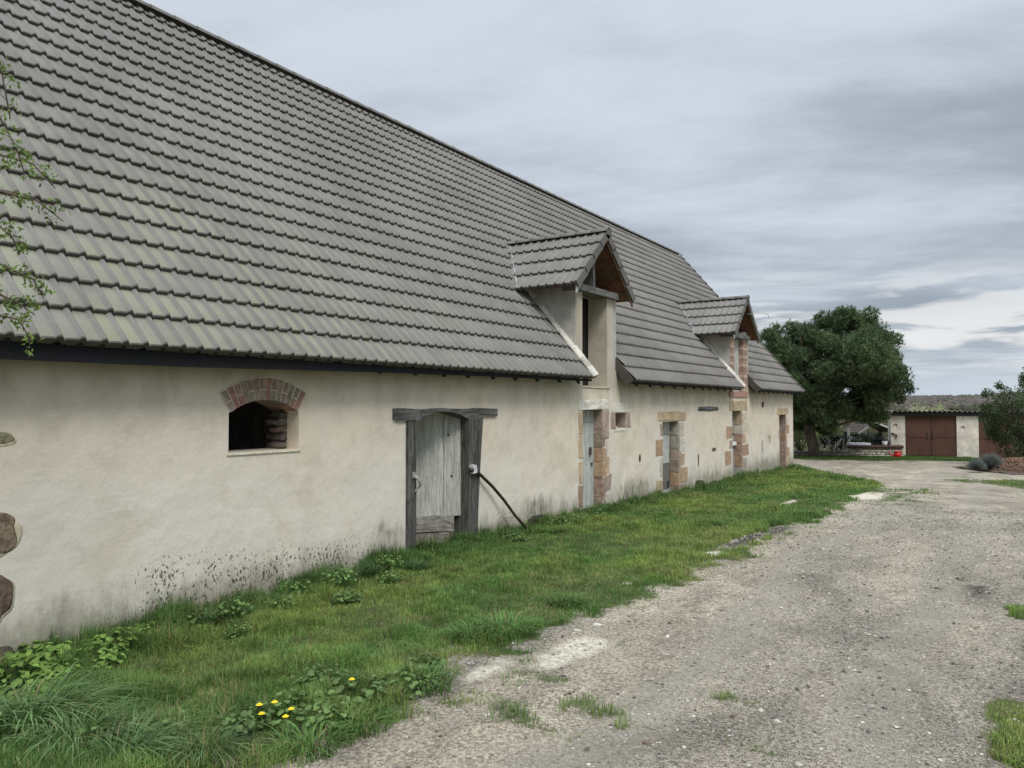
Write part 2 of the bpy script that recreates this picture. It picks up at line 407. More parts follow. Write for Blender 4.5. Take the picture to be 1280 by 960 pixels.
    hb = n.math('ADD', n.math('MULTIPLY', fine, .5), n.math('MULTIPLY', n.noise(P, 26, 3, .6), .6))
    return c, n.bump(hb, .55, .012, n.bump(n.noise(P, 1.7, 3, .5), .35, .12, n.bump(sm, .6, .008)))

def m_tile(n, b):
    P = n.pos(); x, y, z = n.xyz(P); A = n.attr()
    big = n.noise(P, .5, 4, .6); med = n.noise(P, 5, 5, .6); fine = n.noise(P, 60, 4, .7)
    c = n.mix(n.step(big, .35, .65), (.165, .155, .140), (.215, .203, .184))
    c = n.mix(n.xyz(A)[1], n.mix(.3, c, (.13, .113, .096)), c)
    c = n.mix(n.math('MULTIPLY', n.step(n.noise(P, 30, 3, .6), .66, .72), .6), c, (.36, .355, .30))
    c = n.mix(n.math('MULTIPLY', n.step(med, .45, .7), .2), c, (.30, .285, .26))
    c = n.mix(n.math('MULTIPLY', n.step(fine, .5, .72), .35), c, (.11, .10, .09))
    # lichen: greenish in the pans, stronger on the low courses towards the near end
    pan = n.xyz(A)[1]
    lz = n.math('MULTIPLY', n.step(z, 4.4, 1.2), n.step(y, 14, 2.0, .25, 1.0))
    lf = n.math('MULTIPLY', n.math('MULTIPLY', pan, lz), n.step(n.noise(P, 1.3, 6, .7), .28, .68))
    c = n.mix(n.math('MULTIPLY', lf, 1.0), c, (.255, .262, .175))
    c = n.mix(n.math('MULTIPLY', n.step(n.noise(P, 14, 4, .7), .60, .72), n.math('MULTIPLY', lz, .55)), c, (.20, .215, .10))
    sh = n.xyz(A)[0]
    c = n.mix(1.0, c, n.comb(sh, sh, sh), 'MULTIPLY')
    return c, n.bump(fine, .3, .004)

def tinted(base, scale=12, var=.35, stretch=(1, 1, 1), bump=.4, dist=.004, dark=None):
    def fn(n, b):
        P = n.pos(); A = n.attr()
        a = n.noise(n.vmul(P, stretch), scale, 6, .65); f = n.noise(n.vmul(P, stretch), scale * 6, 4, .7)
        lo = tuple(q * (1 - var) for q in base); hi = tuple(min(1, q * (1 + var * .6)) for q in base)
        c = n.mix(n.step(a, .3, .7), lo, hi)
        c = n.mix(n.math('MULTIPLY', n.step(f, .52, .75), .4), c, tuple(q * .45 for q in base) if dark is None else dark)
        c = n.mix(1.0, c, A, 'MULTIPLY')
        return c, n.bump(n.math('ADD', a, f), bump, dist)
    return fn
def m_paintwood(n, b):   # grey white flaking paint over boards
    P = n.pos(); A = n.attr()
    s = n.vmul(P, (9, 9, .9)); a = n.noise(s, 2.4, 6, .7); f = n.noise(n.vmul(P, (30, 30, 2.2)), 2.5, 5, .7); k = n.noise(P, 5, 4, .6)
    c = n.mix(n.step(a, .35, .65), (.27, .27, .25), (.42, .42, .395))
    c = n.mix(n.math('MULTIPLY', n.step(f, .48, .66), .7), c, (.13, .12, .11))
    c = n.mix(n.math('MULTIPLY', n.step(k, .5, .68), .35), c, (.22, .21, .185))
    c = n.mix(1.0, c, A, 'MULTIPLY')
    return c, n.bump(n.math('ADD', a, f), .5, .006)
def m_oldwood(n, b):
    P = n.pos(); A = n.attr()
    a = n.noise(n.vmul(P, (14, 14, 1.2)), 2.2, 6, .75); k = n.noise(P, 7, 5, .7)
    c = n.mix(n.step(a, .34, .64), (.055, .053, .048), (.24, .23, .21))
    c = n.mix(n.math('MULTIPLY', n.step(k, .5, .68), .55), c, (.045, .042, .038))
    c = n.mix(1.0, c, A, 'MULTIPLY')
    return c, n.bump(a, .9, .012)
def m_oldbeam(n, b):     # same timber, grain along Y
    P = n.pos(); A = n.attr()
    a = n.noise(n.vmul(P, (14, 1.2, 14)), 2.2, 6, .75); k = n.noise(P, 7, 5, .7)
    c = n.mix(n.step(a, .34, .64), (.06, .058, .054), (.25, .245, .23))
    c = n.mix(n.math('MULTIPLY', n.step(k, .5, .68), .5), c, (.05, .047, .043))
    c = n.mix(1.0, c, A, 'MULTIPLY')
    return c, n.bump(a, .9, .012)
def m_leaf(n, b):
    A = n.attr(); P = n.pos(); b.inputs['Roughness'].default_value = .6
    v = n.noise(P, 3.0, 3, .5)
    c = n.mix(n.step(v, .3, .7), (.78, .78, .78), (1.15, 1.15, 1.15))
    c = n.mix(1.0, A, c, 'MULTIPLY')
    tr = n.new('ShaderNodeBsdfTranslucent'); n.put(tr.inputs[0], c)
    mx = n.new('ShaderNodeMixShader'); mx.inputs[0].default_value = .28
    out = [q for q in n.n if q.type == 'OUTPUT_MATERIAL'][0]
    n.l.new(b.outputs[0], mx.inputs[1]); n.l.new(tr.outputs[0], mx.inputs[2]); n.l.new(mx.outputs[0], out.inputs[0])
    return c
def m_col(rough=.8, sc=8, var=.25):
    def fn(n, b):
        P = n.pos(); A = n.attr()
        a = n.noise(P, sc, 5, .6)
        v = n.step(a, .3, .7, 1 - var, 1 + var * .5)
        b.inputs['Roughness'].default_value = rough
        return n.mix(1.0, A, n.comb(v, v, v), 'MULTIPLY'), n.bump(a, .3, .006)
    return fn
GROUND = mat('ground cover', m_ground, .95)
STUCCO = mat('lime render', m_stucco, .92)
TILE = mat('concrete tile', m_tile, .62)
def m_stone(n, b):
    P = n.pos(); A = n.attr()
    a = n.noise(P, 5, 5, .65, .4); f = n.noise(P, 28, 5, .7); g = n.noise(n.vadd(P, (5, 2, 9)), 9, 5, .65)
    v = n.step(a, .3, .7, .40, .60)
    c = n.mix(1.0, n.comb(v, v, v), A, 'MULTIPLY')
    c = n.mix(n.math('MULTIPLY', n.step(g, .5, .66), .55), c, (.50, .44, .34))       # lime left on the face
    c = n.mix(n.math('MULTIPLY', n.step(f, .55, .72), .5), c, (.17, .12, .09))
    return c, n.bump(n.math('ADD', a, f), .9, .014)
STONE = mat('cut stone', m_stone, .92)
ROUGHST = mat('rough stone', tinted((.78, .76, .70), 16, .55, bump=1.0, dist=.05), .95)
BRICK = mat('brick', tinted((.62, .62, .62), 14, .35, bump=.7, dist=.006), .9)
MORTAR = mat('mortar', tinted((.52, .49, .42), 25, .25, bump=.6, dist=.004), .95)
PAINTW = mat('flaking painted boards', m_paintwood, .8)
OLDW = mat('old timber upright', m_oldwood, .9)
OLDB = mat('old timber beam', m_oldbeam, .9)
LEAF = mat('leaf', m_leaf)
COLM = mat('weathered plain', m_col())
BARK = mat('bark', tinted((.13, .105, .085), 7, .5, (1, 1, .3), 1.0, .03), .95)
KICK = mat('muddy old boards', tinted((.26, .25, .225), 5, .6, (3, .6, 6), .8, .012, (.07, .06, .05)), .9)
METAL = mat('galvanised metal', m_col(.45, 14, .2))
CHEEK = mat('cheek render', tinted((.44, .42, .37), 4, .22, bump=.5, dist=.008), .95)
def m_rust(n, b):
    P = n.pos(); A = n.attr(); a = n.noise(n.vmul(P, (1, 1, .5)), 1.6, 6, .7); f = n.noise(P, 14, 5, .7)
    c = n.mix(n.step(a, .35, .65), (.095, .046, .032), (.13, .064, .046))
    c = n.mix(n.math('MULTIPLY', n.step(f, .52, .7), .5), c, (.06, .034, .026))
    c = n.mix(1.0, c, A, 'MULTIPLY')
    return c, n.bump(f, .3, .004)
RUST = mat('rusty steel', m_rust, .75)

# ---------------------------------------------------------------- ground sheet
def graded(lo, a, b, hi, step, g=1.13):
    c = list(np.arange(a, b + 1e-6, step)); s = step; v = c[-1]
    while v < hi: s = min(s * g, 90); v += s; c.append(v)
    s = step; v = a; l = []
    while v > lo: s = min(s * g, 90); v -= s; l.append(v)
    return np.array(l[::-1] + c)
xs = graded(-4200, -6.8, 1.0, 4200, .085, 1.09)
ys = graded(-2500, 1.8, 13.0, 4600, .085, 1.045)
X, Y = np.meshgrid(xs, ys, indexing='ij')
Z = zt(X, Y)
nx, ny = X.shape
idx = np.arange(nx * ny).reshape(nx, ny)
Fg = np.stack([idx[:-1, :-1], idx[1:, :-1], idx[1:, 1:], idx[:-1, 1:]], -1).reshape(-1, 4)
V = np.stack([X, Y, Z], -1).reshape(-1, 3)
mk = np.stack([grass_mask(X, Y), lime_mask(X, Y), mud_mask(X, Y)], -1).reshape(-1, 3)
gnd = npmesh('ground', V, Fg, 4, GROUND, smooth=True, vcols=mk)
tag(gnd, 'pale gravel farm track and earth with mossy verge', None, kind='structure')

# ================================================================= BARN
WX = -6.6
EXv, EZv, RXv, RZv = -6.25, .534, -10.986, 6.09
TH = math.atan2(RZv - EZv, EXv - RXv)
YN, YE = -5.0, 29.27
SL = (RZv - EZv) / math.sin(TH)
PERIOD, EXPO = .178, .354
barn = thing('barn', 'long low rendered stone barn under a steep grey tiled roof with two dormers', 'barn', (WX, 12.0, -2.0))

def tile_surface(mb, O, along, up, nrm, la, lb, s_end, expo, skip=None, period=PERIOD, thick=.035, seed=1, side_clip=None):
    """courses of single-roll tiles. O eave origin; la..lb along; 0..s_end up slope"""
    O, along, up, nrm = map(Vector, (O, along, up, nrm)); rr = random.Random(seed)
    m = 12; n = int(round((lb - la) / period)); prof = []
    for k in range(m):
        t = k / m
        if t < .36: h = .034 * math.sin(math.pi * t / .36) ** .8
        elif t < .46: h = -.010
        elif t > .95: h = -.003
        else: h = .002 + .004 * (t - .46)
        prof.append(h)
    rows = int(math.ceil(s_end / expo))
    for r in range(rows):
        s0 = r * expo - (.0 if r else .02); s1 = min(s_end, (r + 1) * expo + .03)
        jr = rr.uniform(-.004, .004)
        V = []; ok = []
        jits = [rr.uniform(-.0018, .0018) for _ in range(n // 2 + 2)]
        js = [rr.uniform(-.002, .002) for _ in range(n // 2 + 2)]
        sh = [rr.uniform(.93, 1.06) for _ in range(n // 2 + 2)]
        for i in range(n * m + 1):
            l = la + i * period / m; p = (i // m) // 2
            h = prof[i % m] + jits[p]; ds = js[p]
            base = O + along * l
            V += [base + up * (s0 + jr + ds) + nrm * (h - .012 + .0), base + up * (s0 + jr + ds) + nrm * (h + thick + .008),
                  base + up * (s0 + jr + ds + .012) + nrm * (h + thick + .016), base + up * s1 + nrm * (h + .004)]
        o = len(mb.v); mb.v.extend([tuple(v) for v in V])
        for i in range(n * m):
            l = la + (i + .5) * period / m
            sc = (s0 + s1) / 2
            if skip and skip(l, sc): continue
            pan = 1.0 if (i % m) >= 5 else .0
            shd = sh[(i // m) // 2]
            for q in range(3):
                a = o + i * 4 + q; mb.f.append((a, a + 1, a + 5, a + 4)[::-1]); mb.c.append((shd * (.5, .7, 1)[q], pan if q == 2 else 0, 1)); mb.sm.append(q == 2)  # front edges darkened in Col: shade under each course put into the colour

D1 = (12.33, 14.06, 2.62); D2 = (21.65, 23.45, 2.5)
def cut(l, s):
    for (a, b, t) in (D1, D2):
        if a < l < b and s < t: return True
    return False
up = Vector((-math.cos(TH), 0, math.sin(TH))); nrm = Vector((math.sin(TH), 0, math.cos(TH)))
mb = MB()
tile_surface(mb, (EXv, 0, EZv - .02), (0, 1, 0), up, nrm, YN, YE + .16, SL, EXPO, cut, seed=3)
# underlay boards beneath the tiles (closes the attic), then the rear slope
def slab(a, b, s0, s1):
    lo = -.05; hi = -.02; O = Vector((EXv, 0, EZv - .02))
    v = []
    for h in (lo, hi):
        for (l, s) in ((a, s0), (b, s0), (b, s1), (a, s1)): v.append(O + Vector((0, l, 0)) + up * s + nrm * h)
    mb.hexa(v, (.25, .1, 1))
slab(YN, D1[0], 0.02, SL); slab(D1[1], D2[0], 0.02, SL); slab(D2[1], YE + .14, 0.02, SL); slab(D1[0], D1[1], D1[2], SL); slab(D2[0], D2[1], D2[2], SL)
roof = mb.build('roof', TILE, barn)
mb = MB()
bx = RXv - (EXv - RXv)
mb.hexa([(RXv, YN, RZv - .06), (bx, YN, EZv - .06), (bx, YE + .14, EZv - .06), (RXv, YE + .14, RZv - .06),
         (RXv, YN, RZv - .01), (bx, YN, EZv - .01), (bx, YE + .14, EZv - .01), (RXv, YE + .14, RZv - .01)][::1], (1, .3, 1))
mb.build('rear_roof_slope', TILE, barn)
# ridge tiles
mb = MB(); yy = YN
def halfround(mb, a, b, r0, r1, col, n=7, axisup=Vector((0, 0, 1))):
    a = Vector(a); b = Vector(b); t = (b - a).normalized(); s = t.cross(axisup).normalized(); u = s.cross(t)
    vs = []
    for p, r in ((a, r0), (b, r1)):
        for rad in (r, r - .02):
            for k in range(n + 1):
                an = math.pi * k / n
                vs.append(p + s * math.cos(an) * rad + u * math.sin(an) * rad * .75)
    N = n + 1; fs = []
    for k in range(n):
        fs += [(k, k + 1, 2 * N + k + 1, 2 * N + k), (N + k + 1, N + k, 3 * N + k, 3 * N + k + 1), (k + 1, k, N + k, N + k + 1), (2 * N + k, 2 * N + k + 1, 3 * N + k + 1, 3 * N + k)]
    mb.add(vs, fs, col, True)
while yy < YE + .1:
    e = min(yy + .44, YE + .18)
    halfround(mb, (RXv, yy, RZv + .0), (RXv, e, RZv + .0), .125 + .012, .125, (rng.uniform(.7, .9), .1, 1)); yy += .40
mb.build('ridge_tiles', TILE, roof)
# verge cap at the far gable
mb = MB()
O = Vector((EXv, YE + .16, EZv - .02)); s = 0
while s < SL - .05:
    a = O + up * s; b = O + up * min(SL, s + EXPO + .03)
    v = []
    for p, h in ((a, .085), (b, .05)):
        v += [p + nrm * h + Vector((0, -.09, 0)), p + nrm * h + Vector((0, .05, 0)), p + nrm * (h - .17) + Vector((0, .05, 0)), p + nrm * (h - .17) + Vector((0, .03, 0))]
    mb.add(v, [(0, 1, 5, 4), (1, 2, 6, 5), (2, 3, 7, 6), (0, 3, 2, 1), (4, 5, 6, 7), (3, 0, 4, 7)], (.8, .1, 1)); s += EXPO
mb.build('verge_tiles', TILE, roof)

# fascia (dark) tapering along the eave, rafters tails
mb = MB()
def fas(y0, y1, d0, d1):
    x0, x1 = EXv - .075, EXv - .03; t = EZv - .045
    mb.hexa([(x0, y0, t - d0), (x1, y0, t - d0), (x1, y1, t - d1), (x0, y1, t - d1), (x0, y0, t), (x1, y0, t), (x1, y1, t), (x0, y1, t)], (.008, .008, .010))
fas(YN, 4.2, .17, .13); fas(4.2, 6.8, .13, .085); fas(6.8, 9.5, .085, .055); fas(9.5, D1[0], .055, .04)
fas(D1[1] + .02, D2[0], .04, .04); fas(D2[1] + .05, YE + .12, .05, .05)
mb.build('eave_fascia', COLM, roof)
mb = MB(); y0 = YN + .2
k = 0
proto = None
while y0 < YE:
    if not (D1[0] - .05 < y0 < D1[1] + .05 or D2[0] - .05 < y0 < D2[1] + .05):
        w = .04; h = .09
        if proto is None:
            m2 = MB(); P0 = Vector((EXv - .17, y0, EZv - .075)); v = []
            for q in (-.06, .02):
                for (dx, dz) in ((0, 0), (-.42, .42 * math.tan(TH))):
                    for dy in (-w, w): v.append(P0 + Vector((dx, dy, dz + q)))
            m2.hexa([v[0], v[1], v[3], v[2], v[4], v[5], v[7], v[6]], (.22, .20, .18)); proto = m2.build('rafter', OLDB, roof); base = y0
        else:
            c = proto.copy(); C.objects.link(c); c.parent = roof; c.location = (0, y0 - base, 0)
    y0 += rng.uniform(.55, .75)
# verge boards beside the dormers where the tiles stop
for yv, s1 in ((D1[1], .72), (D2[1], .72)):
    mb = MB()
    O = Vector((EXv, yv, EZv - .02)); a = O + up * -.02; b = O + up * s1
    v = []
    for yo in (-.035, .01):
        v += [a + Vector((0, yo, 0)) + nrm * -.15, a + Vector((0, yo, 0)) + nrm * .03, b + Vector((0, yo, 0)) + nrm * .03, b + Vector((0, yo, 0)) + nrm * -.15]
    mb.hexa([v[0], v[1], v[2], v[3], v[4], v[5], v[6], v[7]], (.085, .07, .06)); mb.build('verge_board', COLM, roof)

# ---- front wall with openings
TW = .42
def arch(y0, y1, zb, zs, zc, n=10):
    """hole outline; counter-clockwise from bottom left"""
    pts = [(y0, zb), (y1, zb)]
    for i in range(n + 1):
        t = i / n; y = y1 + (y0 - y1) * t
        pts.append((y, zs + (zc - zs) * (1 - (2 * t - 1) ** 2)))
    return pts
holes = {
    'vent': arch(4.89, 5.80, -.48, -.07, .09),
    'door1': [(7.79, -2.12), (8.98, -2.12), (8.98, -.07), (7.79, -.07)],
    'door2': [(12.57, -2.4), (13.42, -2.4), (13.42, -.07), (12.57, -.07)],
    'door3': [(16.49, -2.4), (17.53, -2.4), (17.53, -.36), (16.49, -.36)],
    'door4': [(21.80, -2.4), (22.75, -2.4), (22.75, -.14), (21.80, -.14)],
    'door5': [(27.22, -2.5), (28.15, -2.5), (28.15, -.30), (27.22, -.30)],
    'loft1': [(12.57, .38), (13.62, .38), (13.62, 2.16), (12.57, 2.16)],
    'loft2': [(22.0, .42), (22.95, .42), (22.95, 2.02), (22.0, 2.02)],
    'slot': [(13.98, -.47), (14.50, -.47), (14.50, -.14), (13.98, -.14)],
    'slit': [(25.80, -1.30), (26.05, -1.30), (26.05, -.98), (25.80, -.98)]}
outer = [(YN, -2.7), (YE, -2.7), (YE, .72), (23.34, .72), (23.34, 2.06), (21.66, 2.06), (21.66, .72), (13.9, .72), (13.9, 2.18), (12.34, 2.18), (12.34, .72), (YN, .72)]
mb = MB()
loops = [outer] + list(holes.values())
flat = [p for l in loops for p in l]
tris = tessellate_polygon([[Vector((y, z, 0)) for (y, z) in l] for l in loops])
fr = [(WX, y, z) for (y, z) in flat]
def orient(t, sign):
    a, b, c = (Vector((flat[i][0], flat[i][1], 0)) for i in t)
    return t if ((b - a).cross(c - a).z > 0) == (sign > 0) else t[::-1]
mb.add(fr, [orient(t, 1) for t in tris])
mb.add([(WX - TW, y, z) for (y, z) in flat], [orient(t, -1) for t in tris])
for l in loops:
    n_ = len(l)
    for i in range(n_):
        (y0, z0), (y1, z1) = l[i], l[(i + 1) % n_]
        mb.add([(WX, y0, z0), (WX, y1, z1), (WX - TW, y1, z1), (WX - TW, y0, z0)], [(0, 3, 2, 1) if l is outer else (0, 1, 2, 3)])
wall = mb.build('front_wall', STUCCO, barn)
# rear wall, gables, attic floor
mb = MB(); xb = bx + .35
mb.box((xb, YN, -2.7), (xb + .4, YE, .6)); mb.build('rear_wall', STUCCO, barn)
for g in (YN + .002, YE - .402):
    v = []; mb = MB()
    for y in (g, g + .4):
        v += [(WX - TW, y, -2.7), (xb + .4, y, -2.7), (xb + .4, y, .9), (RXv, y, RZv - .15), (WX - TW, y, .9)]
    mb.add(v, [(0, 1, 2, 3, 4), (5, 9, 8, 7, 6)] + [(i, i + 5, (i + 1) % 5 + 5, (i + 1) % 5) for i in range(5)])
    mb.build('gable_wall', STUCCO, barn)
mb = MB(); mb.box((xb + .4, YN + .4, .22), (WX - TW - .01, YE - .41, .30), (.5, .45, .4)); mb.build('loft_floor', OLDB, barn)
mb = MB(); mb.box((xb + .4, 6.6, -2.6), (WX - TW - .01, 6.8, .2), (.6, .55, .5)); mb.build('inner_wall', COLM, barn)

# ---- stones
PALETTE = dict(pink=(.74, .56, .46), red=(.66, .43, .33), ochre=(.92, .70, .45), pale=(1.12, 1.02, .84), brown=(.60, .46, .36), orange=(.84, .56, .35), grey=(.68, .62, .54), white=(1.32, 1.24, 1.08))
def jamb(a, b, c, r=.012, amp=.006, name='jamb_stone', m=None, lab=None, parent=None, skew=.028):
    c = PALETTE[c] if isinstance(c, str) else c; kk = rng.uniform(.9, 1.12); c = tuple(v * kk for v in c)
    q = MB(); q.stone(a, b, c, r * rng.uniform(.4, 1.3), amp, skew); o = q.build(name, m or STONE, parent or barn)
    if lab: o['label'] = lab
    return o
def surround(_, lintel, left, right, reveal, depth):
    """lintel (y0,y1,z0,z1,colour); left/right lists of (y0,y1,z0,z1,col); reveal (y, z0, z1, n, cols)"""
    for (y0, y1, z0, z1, c) in left + right: jamb((WX - .10, y0, z0), (WX + .008, y1, z1), c)
    y, z0, z1, n, cols = reveal; z = z0; hh0 = (z1 - z0) / n
    for i in range(n):
        hh = (z1 - z) / (n - i) * (rng.uniform(.85, 1.15) if i < n - 1 else 1)
        jamb((WX - depth, y - .035, z + .003), (WX + .004, y + rng.uniform(.08, .16), z + hh - .003), cols[i % len(cols)], .008, .005, skew=.008); z += hh
    y0, y1, z0, z1, c = lintel; jamb((WX - .2, y0, z0), (WX + .012, y1, z1), c, .012, .008, 'lintel', skew=.02)
surround('', (12.41, 13.66, -.06, .11, 'white'),
         [(12.40, 12.57, -.50, -.10, 'ochre'), (12.40, 12.57, -.98, -.56, 'ochre'), (12.40, 12.57, -1.43, -1.03, 'ochre'), (12.41, 12.57, -1.86, -1.48, 'red')],
         [(13.53, 13.68, -.66, -.06, 'pink'), (13.53, 13.64, -.95, -.70, 'pale'), (13.53, 13.68, -1.32, -1.0, 'ochre'), (13.53, 13.78, -1.68, -1.36, 'pink'), (13.53, 13.66, -2.1, -1.72, 'pale')],
         (13.43, -2.1, -.08, 6, ['brown', 'red', 'orange', 'orange', 'brown', 'pink']), .21)
surround('', (16.22, 18.02, -.35, -.12, 'ochre'),
         [(16.33, 16.49, -.68, -.40, 'pink'), (16.10, 16.49, -1.14, -.74, 'orange'), (16.34, 16.49, -1.62, -1.18, 'pale'), (16.10, 16.49, -2.0, -1.68, 'ochre')],
         [(17.60, 17.86, -.74, -.38, 'pale'), (17.60, 17.98, -1.12, -.78, 'white'), (17.60, 17.90, -1.44, -1.16, 'ochre'), (17.60, 18.12, -1.86, -1.5, 'orange'), (17.60, 17.9, -2.2, -1.9, 'brown')],
         (17.53, -2.2, -.38, 6, ['brown', 'orange', 'brown', 'pink', 'grey', 'grey']), .22)
surround('', (21.5, 23.35, -.13, .17, 'ochre'),
         [(21.25, 21.78, -.92, -.58, 'orange'), (21.55, 21.8, -1.2, -.98, 'pink'), (21.12, 21.7, -1.66, -1.28, 'orange')],
         [(22.82, 23.2, -.42, -.16, 'pale'), (22.82, 23.38, -.78, -.46, 'pale'), (22.82, 23.15, -1.12, -.82, 'ochre'), (22.82, 23.4, -1.5, -1.16, 'orange'), (22.82, 23.2, -2.1, -1.55, 'grey')],
         (22.75, -2.15, -.16, 6, ['grey', 'orange', 'red', 'red', 'pale', 'ochre']), .24)
surround('', (26.95, 28.55, -.30, -.08, 'ochre'),
         [(27.0, 27.2, -1.1, -.86, 'pale')],
         [(28.2, 28.45, -.6, -.32, 'pale'), (28.2, 28.6, -.98, -.66, 'orange'), (28.2, 28.42, -1.4, -1.04, 'pale'), (28.2, 28.62, -1.78, -1.48, 'orange'), (28.2, 28.5, -2.2, -1.84, 'ochre')],
         (28.15, -2.3, -.32, 6, ['brown', 'brown', 'pink', 'orange', 'pink', 'brown']), .36)
jamb((WX - .3, 13.82, -.14), (WX + .010, 14.66, .06), 'white', name='lintel')
jamb((WX - .3, 13.78, -.46), (WX + .007, 13.99, -.15), 'pink'); jamb((WX - .3, 14.49, -.46), (WX + .007, 14.72, -.15), 'pink'); jamb((WX - .3, 13.88, -.56), (WX + .004, 14.58, -.466), 'white', name='sill')
jamb((WX - .34, 14.06, -.465), (WX - .16, 14.20, -.28), 'white', .02, .01, 'rubble_stone'); jamb((WX - .30, 14.24, -.465), (WX - .12, 14.36, -.42), 'pale', .02, .01, 'rubble_stone')
# stones bare of render at the left end
def flatstone(cy, cz, ry, rz, col, n=36, proud=.012, name='bare_wall_stone', mt=None):
    r2 = random.Random(int(abs(cy * 100 + cz * 37))); m = MB(); ring = []
    ph = [r2.uniform(0, 6.28) for _ in range(4)]
    for k in range(n):
        a = 2 * math.pi * k / n; w = 1 + .05 * math.sin(3 * a + ph[0]) + .03 * math.sin(5 * a + ph[1]) + .02 * math.sin(9 * a + ph[2]); ca, sa = math.cos(a), math.sin(a)
        ring.append((cy + ry * w * math.copysign(abs(ca) ** .7, ca), cz + rz * w * math.copysign(abs(sa) ** .7, sa)))
    vs = []; L_ = ((-.02, 1.0), (proud * .3, .985), (proud * .9, .90), (proud, .66), (proud * 1.1, .33))
    for (dx, f) in L_: vs += [(WX + dx + r2.uniform(-.35, .35) * proud * (f < .95), cy + (y - cy) * f, cz + (z - cz) * f) for y, z in ring]
    vs.append((WX + proud, cy, cz)); fs = []
    for l in range(len(L_) - 1):
        for k in range(n): j = (k + 1) % n; fs.append((l * n + k, l * n + j, (l + 1) * n + j, (l + 1) * n + k))
    l = len(L_) - 1
    for k in range(n): fs.append((l * n + k, l * n + (k + 1) % n, (l + 1) * n))
    m.add(vs, fs, col, True)
    return m.build(name, mt or STONE, barn)
for (cy, cz, ry, rz, col) in [(2.70, -1.0, .25, .17, (.62, .48, .36)), (2.62, -1.50, .30, .21, (.40, .29, .23)), (2.68, -1.99, .27, .13, (.33, .30, .26)), (2.72, -.25, .18, .055, (.85, .80, .55))]:
    flatstone(cy, cz, ry, rz, col, mt=ROUGHST, proud=.009)
    flatstone(cy, cz - .012, ry + .014, rz + .014, (1.2, 1.1, .95), proud=.003, name='mortar_rim', mt=MORTAR)
# odd marks in the far wall: a timber end, putlog holes
m1 = MB(); m1.stone((WX - .1, 18.9, -.115), (WX + .02, 20.5, -.02), (.9, .92, .95), .02, .012); m1.build('embedded_beam', OLDB, barn)
for (cy, cz, ry, rz, col, pr) in [(15.2, -1.12, .05, .08, (.10, .09, .08), .004), (18.9, -1.38, .045, .17, (.20, .18, .15), .004), (20.15, -1.17, .18, .055, (.34, .30, .24), .004), (25.1, .05, .13, .10, (.20, .12, .10), .006),
        (25.0, -1.3, .13, .24, (1.05, 1.0, .86), .006), (18.95, -2.02, .30, .13, (.10, .095, .075), .05), (10.95, -1.95, .33, .13, (.13, .125, .095), .06)]: flatstone(cy, cz, ry, rz, col, proud=pr, name='wall_patch', mt=ROUGHST)
# ---- arched vent opening with brick ring
m1 = MB(); m2 = MB()
yc = 5.345; zc0 = -.72; ri, ro = .788, 1.02   # flat segmental ring
def ringpt(a, r): return (yc + r * math.sin(a), zc0 + r * math.cos(a))
A0 = .575; nb = 14
cols = [(.52, .42, .35), (.62, .36, .29), (.48, .38, .31), (.55, .42, .35), (.46, .38, .31), (.56, .40, .33), (.50, .39, .31), (.54, .37, .30)]
def brickq(a0, a1, r0, r1, c):
    q = [ringpt(a0, r0), ringpt(a1, r0), ringpt(a1, r1), ringpt(a0, r1)]
    f = WX + .012 + rng.uniform(-.003, .004)
    m1.hexa([(WX - .41, q[0][0], q[0][1]), (WX - .41, q[1][0], q[1][1]), (f, q[1][0], q[1][1]), (f, q[0][0], q[0][1]),
             (WX - .41, q[3][0], q[3][1]), (WX - .41, q[2][0], q[2][1]), (f, q[2][0], q[2][1]), (f, q[3][0], q[3][1])], c)
for i in range(nb):
    a = -A0 + 2 * A0 * i / nb; g = .0125; b_ = a + 2 * A0 / nb - g
    c = cols[rng.randrange(len(cols))]; c2 = cols[rng.randrange(len(cols))]
    if i in (1, 2, 12, 13): c = (.62, .34, .28)
    if i % 2: brickq(a, b_, ri, ro, c)
    else: brickq(a, b_, ri, ri + .100, c); brickq(a, b_, ri + .113, ro - .004, c2)
ba = m1.build('brick_arch', BRICK, barn)
vs = []; n_ = 20
for i in range(n_ + 1):
    a = -A0 - .01 + (2 * A0 + .012) * i / n_
    for r in (ri + .003, ro + .012):
        q = ringpt(a, r); vs += [(WX - .23, *q), (WX + .009, *q)]
fs = []
for i in range(n_):
    o = i * 4; fs += [(o + 1, o + 5, o + 7, o + 3), (o, o + 4, o + 5, o + 1)[::-1], (o + 2, o + 3, o + 7, o + 6)]
m2.add(vs, fs, (1.25, 1.15, 1.05)); m2.build('mortar', MORTAR, ba)
# inner brick jamb seen through the vent and a flat sill
m1 = MB()
for k in range(6):
    z = -.47 + k * .085
    m1.stone((WX - TW - .02, 5.70 + rng.uniform(-.03, .03), z), (WX - .19, 5.84, z + .07), [(.30, .24, .20), (.20, .17, .14), (.32, .22, .18)][k % 3], .015, .012)
m1.build('brick_jamb', BRICK, barn)
m1 = MB(); m1.hexa([(WX - TW, 4.87, -.50), (WX + .015, 4.87, -.50), (WX + .015, 5.82, -.50), (WX - TW, 5.82, -.50), (WX - TW, 4.87, -.475), (WX + .012, 4.87, -.482), (WX + .012, 5.82, -.482), (WX - TW, 5.82, -.475)], (1.25, 1.2, 1.1)); m1.build('sill', MORTAR, barn)

